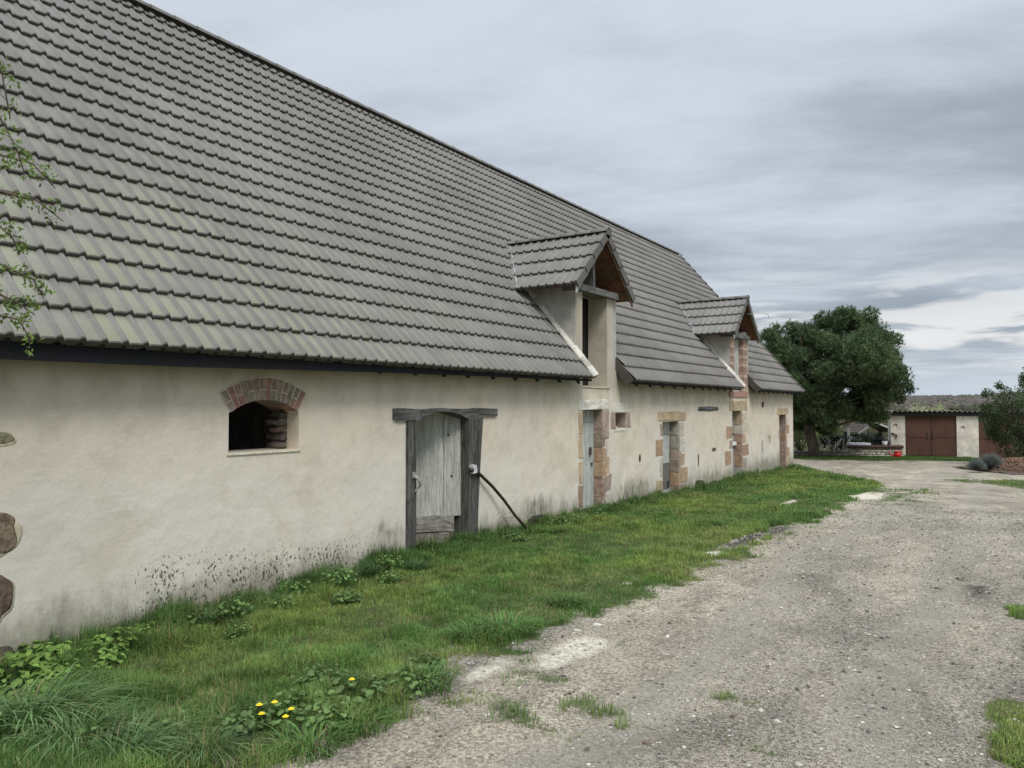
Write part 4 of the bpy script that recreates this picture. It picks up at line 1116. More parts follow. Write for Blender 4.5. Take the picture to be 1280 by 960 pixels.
# red watering can lying at the foot of the garage
def can():
    d = 36.2; k = K * d
    t = thing('watering_can', 'small red plastic watering can at the left foot of the garage', 'watering can', tuple(yard((1120 - 640) * k, d, -2.47)), rot=YAW)
    m = MB(); m.tube([(.03, 0, .02), (.03, 0, .28)], [.17, .15], 14, (.6, .02, .025)); m.tube([(.03, 0, .27), (.03, 0, .30)], [.16, .13], 14, (.45, .015, .02)); RM = mat('red plastic', m_col(.4, 6, .15)); m.build('body', RM, t)
    m = MB(); m.tube([(-.10, 0, .08), (-.22, 0, .12), (-.33, 0, .22)], [.035, .028, .022], 8, (.6, .02, .025)); m.tube([(-.32, 0, .21), (-.37, 0, .25)], [.022, .055], 10, (.42, .015, .02)); m.build('spout', RM, t)
    m = MB(); m.tube([(.17, 0, .10), (.27, 0, .17), (.24, 0, .30), (.10, 0, .36), (-.05, 0, .30)], .015, 8, (.6, .02, .025)); m.build('handle', RM, t)
can()

# garden wall with tile coping
def gwall():
    d = 36.7; k = K * d; x0 = 985
    t = thing('garden_wall', 'low garden wall of pale stones capped with dark round tiles beside the garage', 'wall', tuple(yard((x0 - 640) * k, d, 0)), rot=YAW)
    gx = lambda px: (px - x0) * k; gz = lambda py: (507.6 - py) * k
    m = MB(); z = gz(574)
    zt_ = gz(559); h = (zt_ - z) / 5
    for c in range(5):
        x = gx(1058) + rng.uniform(0, .1)
        while x < gx(1125):
            w = rng.uniform(.18, .42); q = rng.uniform(.75, 1.15); m.stone((x, -.13 + rng.uniform(-.01, .01), z + .005), (min(x + w, gx(1126)), .13, z + h - .01), (q * 1.0, q * .92, q * .75), .02, .01); x += w + .012
        z += h
    z = gz(577)
    for c in range(4):
        x = gx(990) + rng.uniform(0, .1)
        while x < gx(1058):
            w = rng.uniform(.2, .5); q = rng.uniform(.35, .7); m.stone((x, -.15, z + .005), (min(x + w, gx(1058)), .15, z + .13), (q, q * .92, q * .8), .02, .015); x += w + .012
        z += .135
    m.build('stonework', STONE, t)
    m = MB(); x = gx(1060)
    while x < gx(1126):
        m.tube([(x, -.20, zt_ + .03), (x, .2, zt_ + .03)], [.085, .075], 8, (rng.uniform(.9, 1.2), rng.uniform(.8, .9), .8)); x += .155
    m.build('tile_coping', mat('old clay tile', tinted((.10, .078, .066), 8, .4)), t)
gwall()
k = K * 36.7
t = thing('plastic_tub', 'small white plastic tub standing on the tile coping of the garden wall', 'tub', tuple(yard((1105 - 640) * k, 36.7, (507.6 - 557.0) * k)), rot=YAW)
m = MB(); m.tube([(0, 0, 0), (0, 0, .19)], [.10, .12], 14, (.75, .75, .75)); WPL = mat('white plastic', m_col(.5, 5, .12)); m.build('body', WPL, t)
m = MB(); m.tube([(0, 0, .19), (0, 0, .215)], [.13, .13], 14, (.8, .8, .8)); m.build('lid', WPL, t)
k = K * 39
m = MB(); p = yard((1060 - 640) * k, 39); m.box((p.x - .055, p.y - .055, -2.5), (p.x + .055, p.y + .055, (507.6 - 536) * k), (.62, .62, .58), .006)
m.tube([(p.x, p.y, (507.6 - 536) * k), (p.x, p.y, (507.6 - 535.2) * k)], [.07, .05], 8, (.6, .6, .56))
tag(m.build('white_post', WPL, None, (p.x, p.y, -2.5)), 'thin upright white post in the garden between pine and hut', 'post')
# white bath-like trough behind the wall
k = K * 38; t = thing('water_trough', 'low white trough lying behind the coped garden wall', 'trough', tuple(yard((1073 - 640) * k, 38, -2.45)), rot=YAW)
m = MB(); m.box((-.42, -.25, .28), (.42, -.19, .62), (.7, .72, .74), .01); m.box((-.42, .19, .28), (.42, .25, .62), (.7, .72, .74), .01); m.box((-.48, -.25, .28), (-.42, .25, .6), (.7, .72, .74), .01); m.box((.42, -.25, .28), (.48, .25, .6), (.7, .72, .74), .01); m.box((-.42, -.19, .3), (.42, .19, .36), (.6, .6, .6)); m.build('basin', WPL, t)
m = MB(); m.box((-.35, -.15, -.05), (-.2, .15, .28), (.5, .5, .5)); m.box((.2, -.15, -.05), (.35, .15, .28), (.5, .5, .5)); m.build('feet', STONE, t)
# garden hut with a small tiled gable roof
def hut():
    d = 42.5; k = K * d; t = thing('garden_hut', 'small open garden hut with a dark tiled gable roof beyond the garden wall', 'hut', tuple(yard((1088 - 640) * k, d, -2.5)), rot=YAW)
    gz = lambda py: (507.6 - py) * k + 2.5
    m = MB(); a, b2, zr, ze = -1.1, 1.3, gz(527), gz(541)
    for (xa, xb_) in ((a, -.2), (b2, -.2)):
        for q in range(8):
            f0, f1 = q / 8, (q + 1) / 8 + .03
            x0, x1 = xa + (xb_ - xa) * f0, xa + (xb_ - xa) * f1; z0, z1 = ze + (zr - ze) * f0, ze + (zr - ze) * f1
            m.hexa([(x0, -.9, z0 + .01), (x1, -.9, z1 - .02), (x1, 1.4, z1 - .02), (x0, 1.4, z0 + .01), (x0, -.9, z0 + .06), (x1, -.9, z1 + .02), (x1, 1.4, z1 + .02), (x0, 1.4, z0 + .06)], (rng.uniform(.8, 1.2),) * 3)
    m.build('roof', MATS['old clay tile'], t)
    m = MB()
    for (x, y) in ((-.9, -.7), (1.1, -.7), (-.9, 1.2), (1.1, 1.2)): m.box((x - .06, y - .06, -.1), (x + .06, y + .06, ze + .1), (.6, .5, .45))
    m.build('posts', OLDW, t)
    m = MB(); m.box((-.85, .9, 0), (1.05, 1.0, ze - .1), (.35, .32, .3)); m.build('back_panel', OLDW, t)
    m = MB(); m.hexa([(a, -.93, ze - .06), (-.2, -.93, zr - .06), (-.2, -.90, zr - .06), (a, -.90, ze - .06), (a, -.93, ze + .05), (-.2, -.93, zr + .05), (-.2, -.9, zr + .05), (a, -.9, ze + .05)], (.3, .28, .26))
    m.hexa([(b2, -.93, ze - .06), (-.2, -.93, zr - .06), (-.2, -.90, zr - .06), (b2, -.90, ze - .06), (b2, -.93, ze + .05), (-.2, -.93, zr + .05), (-.2, -.9, zr + .05), (b2, -.9, ze + .05)], (.5, .48, .45)); m.build('barge_board', COLM, t)
hut()
# yuccas: rosettes of stiff blades
def yucca(px, d, w, h, lab, col, seed):
    r = np.random.RandomState(seed); k = K * d
    t = thing('yucca', lab, 'plant', tuple(yard((px - 640) * k, d, -2.47)), 'spiky yuccas in the garden', rot=YAW)
    heads = [(0, 0, h * .55), (-w * .45, .1, h * .4), (w * .4, -.1, h * .45), (0, .2, h * .3)]
    m = MB()
    for q in heads: m.tube([(0, 0, 0), (q[0] * .6, q[1] * .6, q[2] * .5), q], [.06, .05, .04], 6)
    m.build('stems', BARK, t)
    V = []; cc = []
    for q in heads:
        for i in range(90):
            a = r.uniform(0, 6.28); e = r.uniform(-.5, 1.3); L1 = w * .5 * r.uniform(.7, 1.1); dv_ = np.array([math.cos(a) * math.cos(e), math.sin(a) * math.cos(e), math.sin(e)]); s = np.array([-math.sin(a), math.cos(a), 0]) * .022
            p0 = np.array(q); V += [p0 - s, p0 + s, p0 + dv_ * L1 * .6 + s * .8, p0 + dv_ * L1 - [0, 0, .06]]; cc.append(np.array(col) * r.uniform(.5, 1.6))
    npmesh('leaves', V, np.arange(len(V)).reshape(-1, 4), 4, LEAF, np.array(cc), t)
yucca(1083, 38.6, 1.25, 1.5, 'largest dark spiky yucca in front of the garden hut', (.07, .085, .065), 1)
yucca(1046, 40.0, 1.3, 1.3, 'dark spiky yucca between the pine trunk and the white post', (.035, .045, .035), 2)
yucca(1103, 39.5, .8, 1.0, 'smaller dark yucca close to the garage corner', (.04, .05, .04), 3)
# dry white stalks
def stalks():
    d = 38.2; k = K * d; r = np.random.RandomState(8)
    t = tag(MBX(r, d, k), 'tangle of pale bleached dry stalks under the pine', 'dead plant')
def MBX(r, d, k):
    m = MB(); o = yard((1040 - 640) * k, d, -2.47)
    for i in range(16):
        x = r.uniform(-.55, .75); l = r.uniform(.3, .8); a = r.uniform(-.7, .7)
        p0 = yard((1040 - 640) * k + x, d + r.uniform(-.3, .3), -2.3); p1 = p0 + Vector((FR[0] * a * l, FR[1] * a * l, l)); m.tube([p0, p0.lerp(p1, .6) + Vector((.03, 0, .03)), p1], [.018, .016, .01], 5, (.62, .6, .52))
    return m.build('dry_stalks', COLM, None, tuple(o))
stalks()

# background shrubs beyond the garden wall, and orchard trees behind the garage
for i, (px, d, zt_, w, col, lab, dens) in enumerate([
    (1000, 41, -.7, 1.5, (.12, .15, .04), 'yellow green bush just past the corner of the barn', 160),
    (1030, 44, -.5, 1.3, (.16, .19, .05), 'bright yellow green bush right of the pine trunk', 150),
    (1052, 48, -.4, 1.6, (.12, .115, .06), 'brownish thin bush behind the white post', 120),
    (1075, 52, -.1, 1.8, (.15, .14, .085), 'straw coloured bush behind the hut roof', 120),
    (1100, 50, -.2, 1.7, (.17, .155, .09), 'pale straw hedge bush left of the garage corner', 130),
    (985, 46, .4, 2.0, (.06, .085, .03), 'dark green bush behind the barn corner', 150)]):
    k = K * d; H = zt_ + 2.5
    bush('garden_bush', lab, 'bush', (px - 640) * k, d, -2.5, rblobs(16, w * .7, w * .6, H * .2, H * .82, H * .27, i + 3), dens * 4, .11, .45, col, .45, group='bushes beyond the garden', seed=i + 30)
for i, (px, d, py, w, col, lab) in enumerate([
    (1097, 66, 502, 1.5, (.16, .22, .05), 'bright green tree top left of the garage roof'),
    (1122, 62, 506, 1.5, (.15, .16, .09), 'grey green tree top above the left end of the garage roof'),
    (1143, 64, 500, 1.9, (.42, .43, .27), 'tallest pale blossoming tree behind the garage roof'),
    (1163, 66, 503, 1.7, (.38, .40, .22), 'pale yellow blossoming tree above the middle of the garage roof'),
    (1183, 65, 506, 1.6, (.33, .37, .17), 'low pale blossoming tree above the right garage pier'),
    (1222, 70, 503, 2.0, (.11, .12, .07), 'olive brown tree top beside the evergreen bush'),
    (1202, 72, 509, 1.6, (.13, .14, .07), 'small olive tree top above the white pier')]):
    k = K * d; zt_ = (507.6 - py) * k; H = zt_ + 3.2
    bush('orchard_tree', lab, 'tree', (px - 640) * k, d, -3.2, rblobs(18, w, w, H * .45, H - .5, .62, i + 70), 420, .13, .6, col, .4, trunk=H * .6, group='orchard trees behind the garage', seed=i + 50)

# winter woods on the ridge and hedges in the valley: mass of far trees
def woods():
    r = np.random.RandomState(2); V = []; Fc = []; cc = []
    N = 15000
    az = r.uniform(R_(-6), R_(62), N); rad = np.where(r.rand(N) < .80, r.uniform(900, 1600, N), r.uniform(240, 900, N))
    fx = -np.sin(az) * rad; fy = np.cos(az) * rad
    # keep hedge lines in the valley
    keep = ((rad > 900) & (fbm(fx, fy, .006, 2) < .62)) | (rad > 1250) | (np.abs((fbm(fx, fy, .004, 2) * 9) % 1 - .5) < .12)
    fx, fy, rad = fx[keep], fy[keep], rad[keep]
    z = zt(fx, fy)
    for x, y, zz, ra in zip(fx, fy, z, rad):
        h = r.uniform(6, 10) if ra > 900 else r.uniform(4, 8); w = h * r.uniform(.4, .65); o = len(V); n = 5
        V.append((x, y, zz + h))
        for (f, q) in ((.75, .75), (.4, 1.0), (.0, .5)):
            for k_ in range(n):
                a = 2 * math.pi * k_ / n + r.rand() * .5; V.append((x + math.cos(a) * w * q * r.uniform(.8, 1.15), y + math.sin(a) * w * q * r.uniform(.8, 1.15), zz + h * f * r.uniform(.9, 1.08)))
        c = np.array([(.10, .085, .075), (.085, .075, .07), (.065, .07, .04), (.11, .085, .07)][r.randint(4)]) * r.uniform(.8, 1.3)
        for k_ in range(n):
            Fc.append((o, o + 1 + k_, o + 1 + (k_ + 1) % n)); cc.append(c)
            for l in range(2):
                p = o + 1 + l * n; q = p + n; Fc.append((p + k_, q + k_, q + (k_ + 1) % n)); Fc.append((p + k_, q + (k_ + 1) % n, p + (k_ + 1) % n)); cc += [c, c]
    o = npmesh('woodland', V, Fc, 3, COLM, np.array(cc)); tag(o, 'grey brown leafless woods along the far ridge and hedges', None, kind='stuff')
woods()

# ================================================================= grass and weeds
def blades(px, py, pz, length, width, lean, yaw_, col, r):
    """curved blades: 5 verts, 2 quads-> (quad + tri as degenerate avoided) use 2 quads with narrow tip"""
    n = len(px); B = np.stack([px, py, pz], 1)
    dx = np.cos(yaw_) ; dy = np.sin(yaw_)
    D = np.stack([dx, dy, np.zeros(n)], 1); Sd = np.stack([-dy, dx, np.zeros(n)], 1)
    U = np.array([0, 0, 1.0])
    L = length[:, None]; W = width[:, None]; k = lean[:, None]
    p1 = B + U * L * .5 * (1 - .2 * k) + D * L * .18 * k
    p2 = B + U * L * (.92 - .55 * k) + D * L * .62 * k
    V = np.stack([B - Sd * W, B + Sd * W, p1 + Sd * W * .8, p1 - Sd * W * .8, p2 + Sd * W * .12, p2 - Sd * W * .12], 1).reshape(-1, 3)
    o = np.arange(n)[:, None] * 6
    F_ = np.concatenate([o + np.array([0, 1, 2, 3]), o + np.array([3, 2, 4, 5])], 1).reshape(-1, 4)
    return V, F_, np.repeat(col, 2, 0)
def lawn():
    r = np.random.RandomState(9)
    Vs, Fs, Cs = [], [], []; off = 0
    zones = [(-6.6, .6, 1.9, 5.0, 150000), (-6.6, .6, 5.0, 9.0, 150000), (-6.6, 0.4, 9.0, 15.0, 120000), (-6.6, -1.0, 15.0, 31.0, 130000), (-1.5, 2.5, 20.0, 31.0, 16000)]
    for (x0, x1, y0, y1, n) in zones:
        x = r.uniform(x0, x1, n); y = r.uniform(y0, y1, n)
        g = grass_mask(x, y); clump = fbm(x + 5, y + 3, 2.2, 3); cl2 = fbm(x - 9, y + 13, 7, 2)
        keep = r.rand(n) < g * (.35 + 1.1 * clump)
        x, y, clump, cl2 = x[keep], y[keep], clump[keep], cl2[keep]; m = len(x)
        dist = np.hypot(x, y)
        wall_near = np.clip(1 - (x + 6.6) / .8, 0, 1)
        edge = np.interp(y, EY, EXX) - x
        tall = .022 + .085 * sst(clump, .45, .75) * sst(cl2, .3, .6) + .02 * cl2 + .19 * wall_near * sst(cl2, .35, .70) + .07 * sst(fbm(x + 60, y, 1.3, 3), .52, .68) + .04 * r.rand(m) + .09 * sst(y, 5.5, 3.0) * sst(clump, .3, .65) * (edge > .1)
        tall *= np.where(edge < .15, .6, 1.0)
        width = np.maximum(.0016 + .0016 * r.rand(m), dist * .00035)
        lean = np.clip(r.normal(.6, .3, m), .05, 1.15)
        z = zt(x, y) - .006
        hue = fbm(x * 1.0, y * .6, .9, 3)
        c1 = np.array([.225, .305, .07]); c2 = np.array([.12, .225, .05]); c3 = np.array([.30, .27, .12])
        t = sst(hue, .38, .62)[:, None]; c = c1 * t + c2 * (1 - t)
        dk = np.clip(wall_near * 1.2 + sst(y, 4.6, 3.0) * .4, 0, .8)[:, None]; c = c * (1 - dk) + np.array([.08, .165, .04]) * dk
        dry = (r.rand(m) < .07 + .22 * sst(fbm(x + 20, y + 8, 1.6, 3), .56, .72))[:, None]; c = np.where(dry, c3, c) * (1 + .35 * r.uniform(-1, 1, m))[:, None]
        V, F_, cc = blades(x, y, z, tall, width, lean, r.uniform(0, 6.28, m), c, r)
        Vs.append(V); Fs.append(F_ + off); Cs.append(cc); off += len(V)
    # strip at the garage foot
    n = 45000; lx = r.uniform(12, 27, n); ly = r.uniform(33.3, 37.4, n); x = FR[0] * lx + FF[0] * ly; y = FR[1] * lx + FF[1] * ly
    keep = r.rand(n) < grass_mask(x, y); x, y = x[keep], y[keep]; m = len(x)
    V, F_, cc = blades(x, y, zt(x, y), .05 + .07 * r.rand(m), np.full(m, .012), np.full(m, .5), r.uniform(0, 6.28, m), np.array([.10, .17, .04]) * (1 + .4 * r.uniform(-1, 1, m))[:, None], r)
    Vs.append(V); Fs.append(F_ + off); Cs.append(cc)
    o = npmesh('grass', np.concatenate(Vs), np.concatenate(Fs), 4, LEAF, np.concatenate(Cs))
    tag(o, 'short rough green grass on the verge along the barn', None, kind='stuff')
lawn()

def gravel():
    r = np.random.RandomState(12); n = 75000
    y = 1.5 + 16 * r.rand(n) ** 1.3; x = r.uniform(-4.2, 2.6, n) + 0 * y
    g = grass_mask(x, y); keep = r.rand(n) < (1 - g * .93); x, y = x[keep], y[keep]; n = len(x)
    s = np.exp(r.normal(np.log(.0048), .5, n)) * np.clip(.7 + y * .055, .8, 1.5); s = np.minimum(s, .022)
    base = np.array([[1, 0, 0], [-1, 0, 0], [0, 1, 0], [0, -1, 0], [0, 0, 1], [0, 0, -1]], float)
    J = base[None] + r.normal(scale=.25, size=(n, 6, 3)); J[:, :, 2] *= .55
    a = r.uniform(0, 6.28, n); ca, sa = np.cos(a)[:, None], np.sin(a)[:, None]
    jx = J[:, :, 0] * ca - J[:, :, 1] * sa; jy = J[:, :, 0] * sa + J[:, :, 1] * ca; J[:, :, 0] = jx; J[:, :, 1] = jy
    V = J * s[:, None, None] + np.stack([x, y, zt(x, y) + s * .2], 1)[:, None, :]
    f = np.array([[0, 2, 4], [2, 1, 4], [1, 3, 4], [3, 0, 4], [2, 0, 5], [1, 2, 5], [3, 1, 5], [0, 3, 5]])
    F_ = (np.arange(n)[:, None, None] * 6 + f[None]).reshape(-1, 3)
    pick = r.rand(n); c = np.where((pick < .5)[:, None], np.array([.30, .27, .235]), np.where((pick < .78)[:, None], np.array([.50, .46, .39]), np.array([.10, .085, .07]))) * (1 + .25 * r.uniform(-1, 1, n))[:, None]
    o = npmesh('gravel', V.reshape(-1, 3), F_, 3, COLM, np.repeat(c, 8, 0)); tag(o, 'small loose stones scattered over the farm track', None, kind='stuff')
gravel()

# loose stones one can pick out
def rock(x, y, s, col, label, flat=.6, grp='loose stones on the verge and track', nm='stone', seed=0):
    r = random.Random(seed); m = MB(); z = float(zt(x, y)); n = 7; vs = []
    for j, (f, h) in enumerate(((.75, -.1), (1.0, .25), (.72, .72))):
        for k_ in range(n):
            a = 2 * math.pi * k_ / n + j * .3; q = s * f * r.uniform(.8, 1.2); vs.append((x + math.cos(a) * q * 1.2, y + math.sin(a) * q * .8, z + s * h * flat * r.uniform(.85, 1.15)))
    vs.append((x, y, z + s * flat * .85)); fs = []
    for j in range(2):
        for k_ in range(n): fs.append((j * n + k_, j * n + (k_ + 1) % n, (j + 1) * n + (k_ + 1) % n, (j + 1) * n + k_))
    for k_ in range(n): fs.append((2 * n + k_, 2 * n + (k_ + 1) % n, 3 * n))
    m.add(vs, fs, col); tag(m.build(nm, STONE, None, (x, y, z)), label, 'stone', grp)
rock(-3.0, 5.98, .045, (1.2, 1.15, 1.0), 'whitish stone at the grass edge above the pale slab', seed=1)
rock(-3.08, 5.75, .03, (1.2, 1.1, .95), 'small whitish stone left of the pair at the grass edge', seed=2)
rock(-3.45, 7.6, .05, (1.0, .98, .9), 'flat pale stone lying in the verge grass before the door pole', .3, seed=3)
rock(-.45, 9.9, .05, (.22, .18, .14), 'largest dark clod on the right of the track', seed=4)
rock(-.62, 9.2, .035, (.2, .16, .13), 'dark clod left of the wet patch on the track', seed=5)
rock(-1.42, 4.7, .028, (.25, .2, .16), 'dark brown clod near the front of the track', seed=6)
rock(-3.28, 9.85, .06, (1.3, 1.2, 1.0), 'pale limestone piece by the muddy rut', .3, seed=7)
rock(-1.72, 4.05, .03, (.3, .22, .17), 'brown clod at the very front edge of the track', .5, seed=8)
rock(-.95, 4.75, .022, (.24, .2, .17), 'small dark clod right of the brown one', .6, seed=9)

# broadleaf weeds
def weed_proto(seed, nl, spread, h, ls, col):
    r = np.random.RandomState(seed); t = thing('leafy_weed', 'x', 'weed', (0, 0, 0))
    V = []; Fc = []; cc = []; m = MB()
    for i in range(nl):
        a = r.uniform(0, 6.28); q = spread * math.sqrt(r.rand()); hh = h * r.uniform(.35, 1.0) * (1 - .35 * q / spread)
        tip = np.array([math.cos(a) * q, math.sin(a) * q, hh])
        m.tube([(0.3 * tip[0], .3 * tip[1], 0), (.6 * tip[0], .6 * tip[1], hh * .6), tuple(tip)], [.004, .003, .002], 4, (.09, .16, .04), cap=False)
        L1 = ls * r.uniform(.6, 1.25); yaw_ = a + r.normal() * .7; tilt = r.uniform(-.2, .6)
        ax = np.array([math.cos(yaw_) * math.cos(tilt), math.sin(yaw_) * math.cos(tilt), -math.sin(tilt) * .6]); sx = np.array([-math.sin(yaw_), math.cos(yaw_), r.normal() * .25]); up_ = np.cross(ax, sx)
        c = np.array(col) * r.uniform(.65, 1.4)
        lobes = [(0, .0), (.10, .34), (.22, .30), (.38, .52), (.52, .38), (.72, .36), (1.0, .0)]
        o = len(V)
        for (u, w) in lobes:
            cen = tip + ax * u * L1 - np.array([0, 0, .25 * u * u * L1]); V += [cen + sx * w * L1 + up_ * .10 * w * L1, cen + up_ * 0, cen - sx * w * L1 + up_ * .10 * w * L1]
        for k_ in range(len(lobes) - 1):
            p = o + k_ * 3; Fc += [(p, p + 1, p + 4, p + 3), (p + 1, p + 2, p + 5, p + 4)]; cc += [c, c * .94]
    m.build('stems', LEAF, t)
    npmesh('leaves', V, Fc, 4, LEAF, np.array(cc), t, smooth=False)
    return t
WG = 'broad leaved weeds on the verge'
pa = weed_proto(1, 230, .27, .27, .06, (.19, .31, .065)); pb = weed_proto(2, 120, .19, .17, .042, (.13, .205, .06)); pc = weed_proto(3, 90, .17, .30, .038, (.15, .25, .07))
first = {}
for (px, x, y, s, rz, lab) in [
    (pa, -6.32, 3.05, 1.0, .3, 'large bright green weed against the wall foot below the bare stones'), (pa, -6.28, 3.52, .85, 2.1, 'bright leafy weed at the wall foot right of the largest one'),
    (pa, -6.05, 2.72, .95, 4.0, 'dark leafy weed at the left edge by the wall'), (pa, -6.35, 3.9, .6, 5.1, 'smaller bright weed climbing the speckled wall foot'),
    (pa, -5.55, 2.55, .7, 1.2, 'leafy weed at the left edge behind the long grass'), (pb, -5.0, 2.28, 1.0, .9, 'low weed among the long grass in the bottom left corner'),
    (pb, -4.2, 2.72, .9, 2.2, 'light green weed seedling in the mown grass'), (pb, -3.75, 3.25, 1.0, .2, 'leafy weed under the yellow flowers'),
    (pb, -3.55, 3.62, 1.15, 1.9, 'tallest leafy weed by the track edge right of the flowers'), (pb, -3.45, 3.30, 1.0, 3.4, 'dark leafy weed at the very edge of the track'),
    (pb, -3.85, 2.95, .9, 4.4, 'weed in the bottom clump left of the flowers'), (pc, -6.05, 4.55, 1.0, .4, 'nettle-like weed at the foot of the speckled wall'),
    (pc, -5.85, 4.95, .85, 1.4, 'thin weed beside the dark grass under the arched vent'), (pc, -5.65, 6.25, .85, 2.6, 'green weed in front of the grass left of the arched door'),
    (pb, -6.2, 11.05, 1.1, .8, 'leafy weed by the mossy stub between pole and white door'), (pb, -6.15, 11.5, 1.1, 2.8, 'pale weed left of the first white door'),
    (pb, -6.1, 12.1, 1.1, 4.8, 'weed before the threshold of the first white door'), (pc, -6.35, 18.35, 1.1, 3.1, 'dark weed at the right jamb of the second white door'),
    (pb, -3.6, 4.35, .8, 5.6, 'low weed on the verge opposite the arched door'), (pc, -6.3, 15.2, .8, 4.1, 'small weed below the black damp patch'),
    (pc, -5.6, 4.25, .7, 3.3, 'small nettle before the speckled wall foot'), (pc, -6.2, 5.45, .9, 5.2, 'nettle under the right end of the arched vent'),
    (pa, -6.0, 3.25, .8, 3.3, 'bright weed in the second row before the largest one'), (pa, -5.85, 2.95, .75, 5.9, 'leafy weed in front of the wall weeds near the left edge'), (pb, -6.3, 4.25, 1.1, 1.1, 'leafy weed where the black specks begin'),
    (pc, -6.0, 5.85, 1.1, .9, 'leafy nettle between the dark wall tussocks'), (pb, -5.6, 5.55, .9, 3.9, 'pale weed in front of the wall tussocks'), (pc, -6.1, 6.75, 1.0, 2.2, 'nettle just left of the arched door'), (pb, -6.0, 9.35, .9, 1.6, 'weed at the foot of the right door post'),
    (pb, -4.0, 3.75, 1.0, 2.9, 'weed among the grass above the flowers'), (pb, -4.35, 2.45, 1.0, 1.3, 'leafy weed rising through the arching grass at the bottom'), (pb, -3.4, 3.95, 1.0, .7, 'weed beside the round tussock')]:
    o = px if px.name not in first else copy_tree(px); first[px.name] = 1
    o.location = (x, y, float(zt(x, y)) - .01); o.scale = (s, s, s); o.rotation_euler.z = rz; tag(o, lab, 'weed', WG)

# long grass tussocks
def tussock_proto(seed, n, rad, L0, col, drift=0.0, wk=1.0):
    r = np.random.RandomState(seed)
    t = thing('grass_tussock', 'x', 'grass tussock', (0, 0, 0))
    V = []; Fc = []; cc = []
    for i in range(n):
        a = r.uniform(0, 6.28); q = rad * math.sqrt(r.rand()); b = np.array([math.cos(a) * q, math.sin(a) * q, 0]); L1 = L0 * r.uniform(.55, 1.15)
        dr_ = np.array([math.cos(a), math.sin(a), 0]) * r.uniform(.2, 1.0) + r.normal(size=3) * .25 + np.array([drift, drift * .25, 0]); dr_[2] = 0
        s = np.array([-dr_[1], dr_[0], 0]); s = s / (np.linalg.norm(s) + 1e-6) * r.uniform(.0022, .0048) * wk; o = len(V); ns = 6
        for k_ in range(ns + 1):
            u = k_ / ns; p = b + np.array([0, 0, 1]) * L1 * (u * .95 - .62 * u * u) + dr_ * L1 * .62 * u ** 1.6; w = (1 - u) ** .6 if k_ < ns else .03; V += [p - s * w, p + s * w]
        c = np.array(col) * r.uniform(.6, 1.45) if r.rand() > .06 else np.array((.28, .25, .12))
        for k_ in range(ns): Fc.append((o + 2 * k_, o + 2 * k_ + 1, o + 2 * k_ + 3, o + 2 * k_ + 2)); cc.append(c)
    npmesh('blades', V, Fc, 4, LEAF, np.array(cc), t)
    r2 = np.random.RandomState(seed + 50); m = MB()
    for i in range(5): m.tube([(r2.normal() * rad * .4, r2.normal() * rad * .4, -.02), (r2.normal() * rad * .4, r2.normal() * rad * .4, .06)], [.006, .004], 4, (.12, .12, .05))
    m.build('crown_base', LEAF, t)
    return t
ta = tussock_proto(1, 230, .20, .66, (.14, .23, .085), .40, 1.7); tb = tussock_proto(2, 260, .13, .34, (.075, .15, .045)); tc = tussock_proto(3, 300, .16, .22, (.10, .19, .045))
TG = 'long grass tussocks'
first = {}
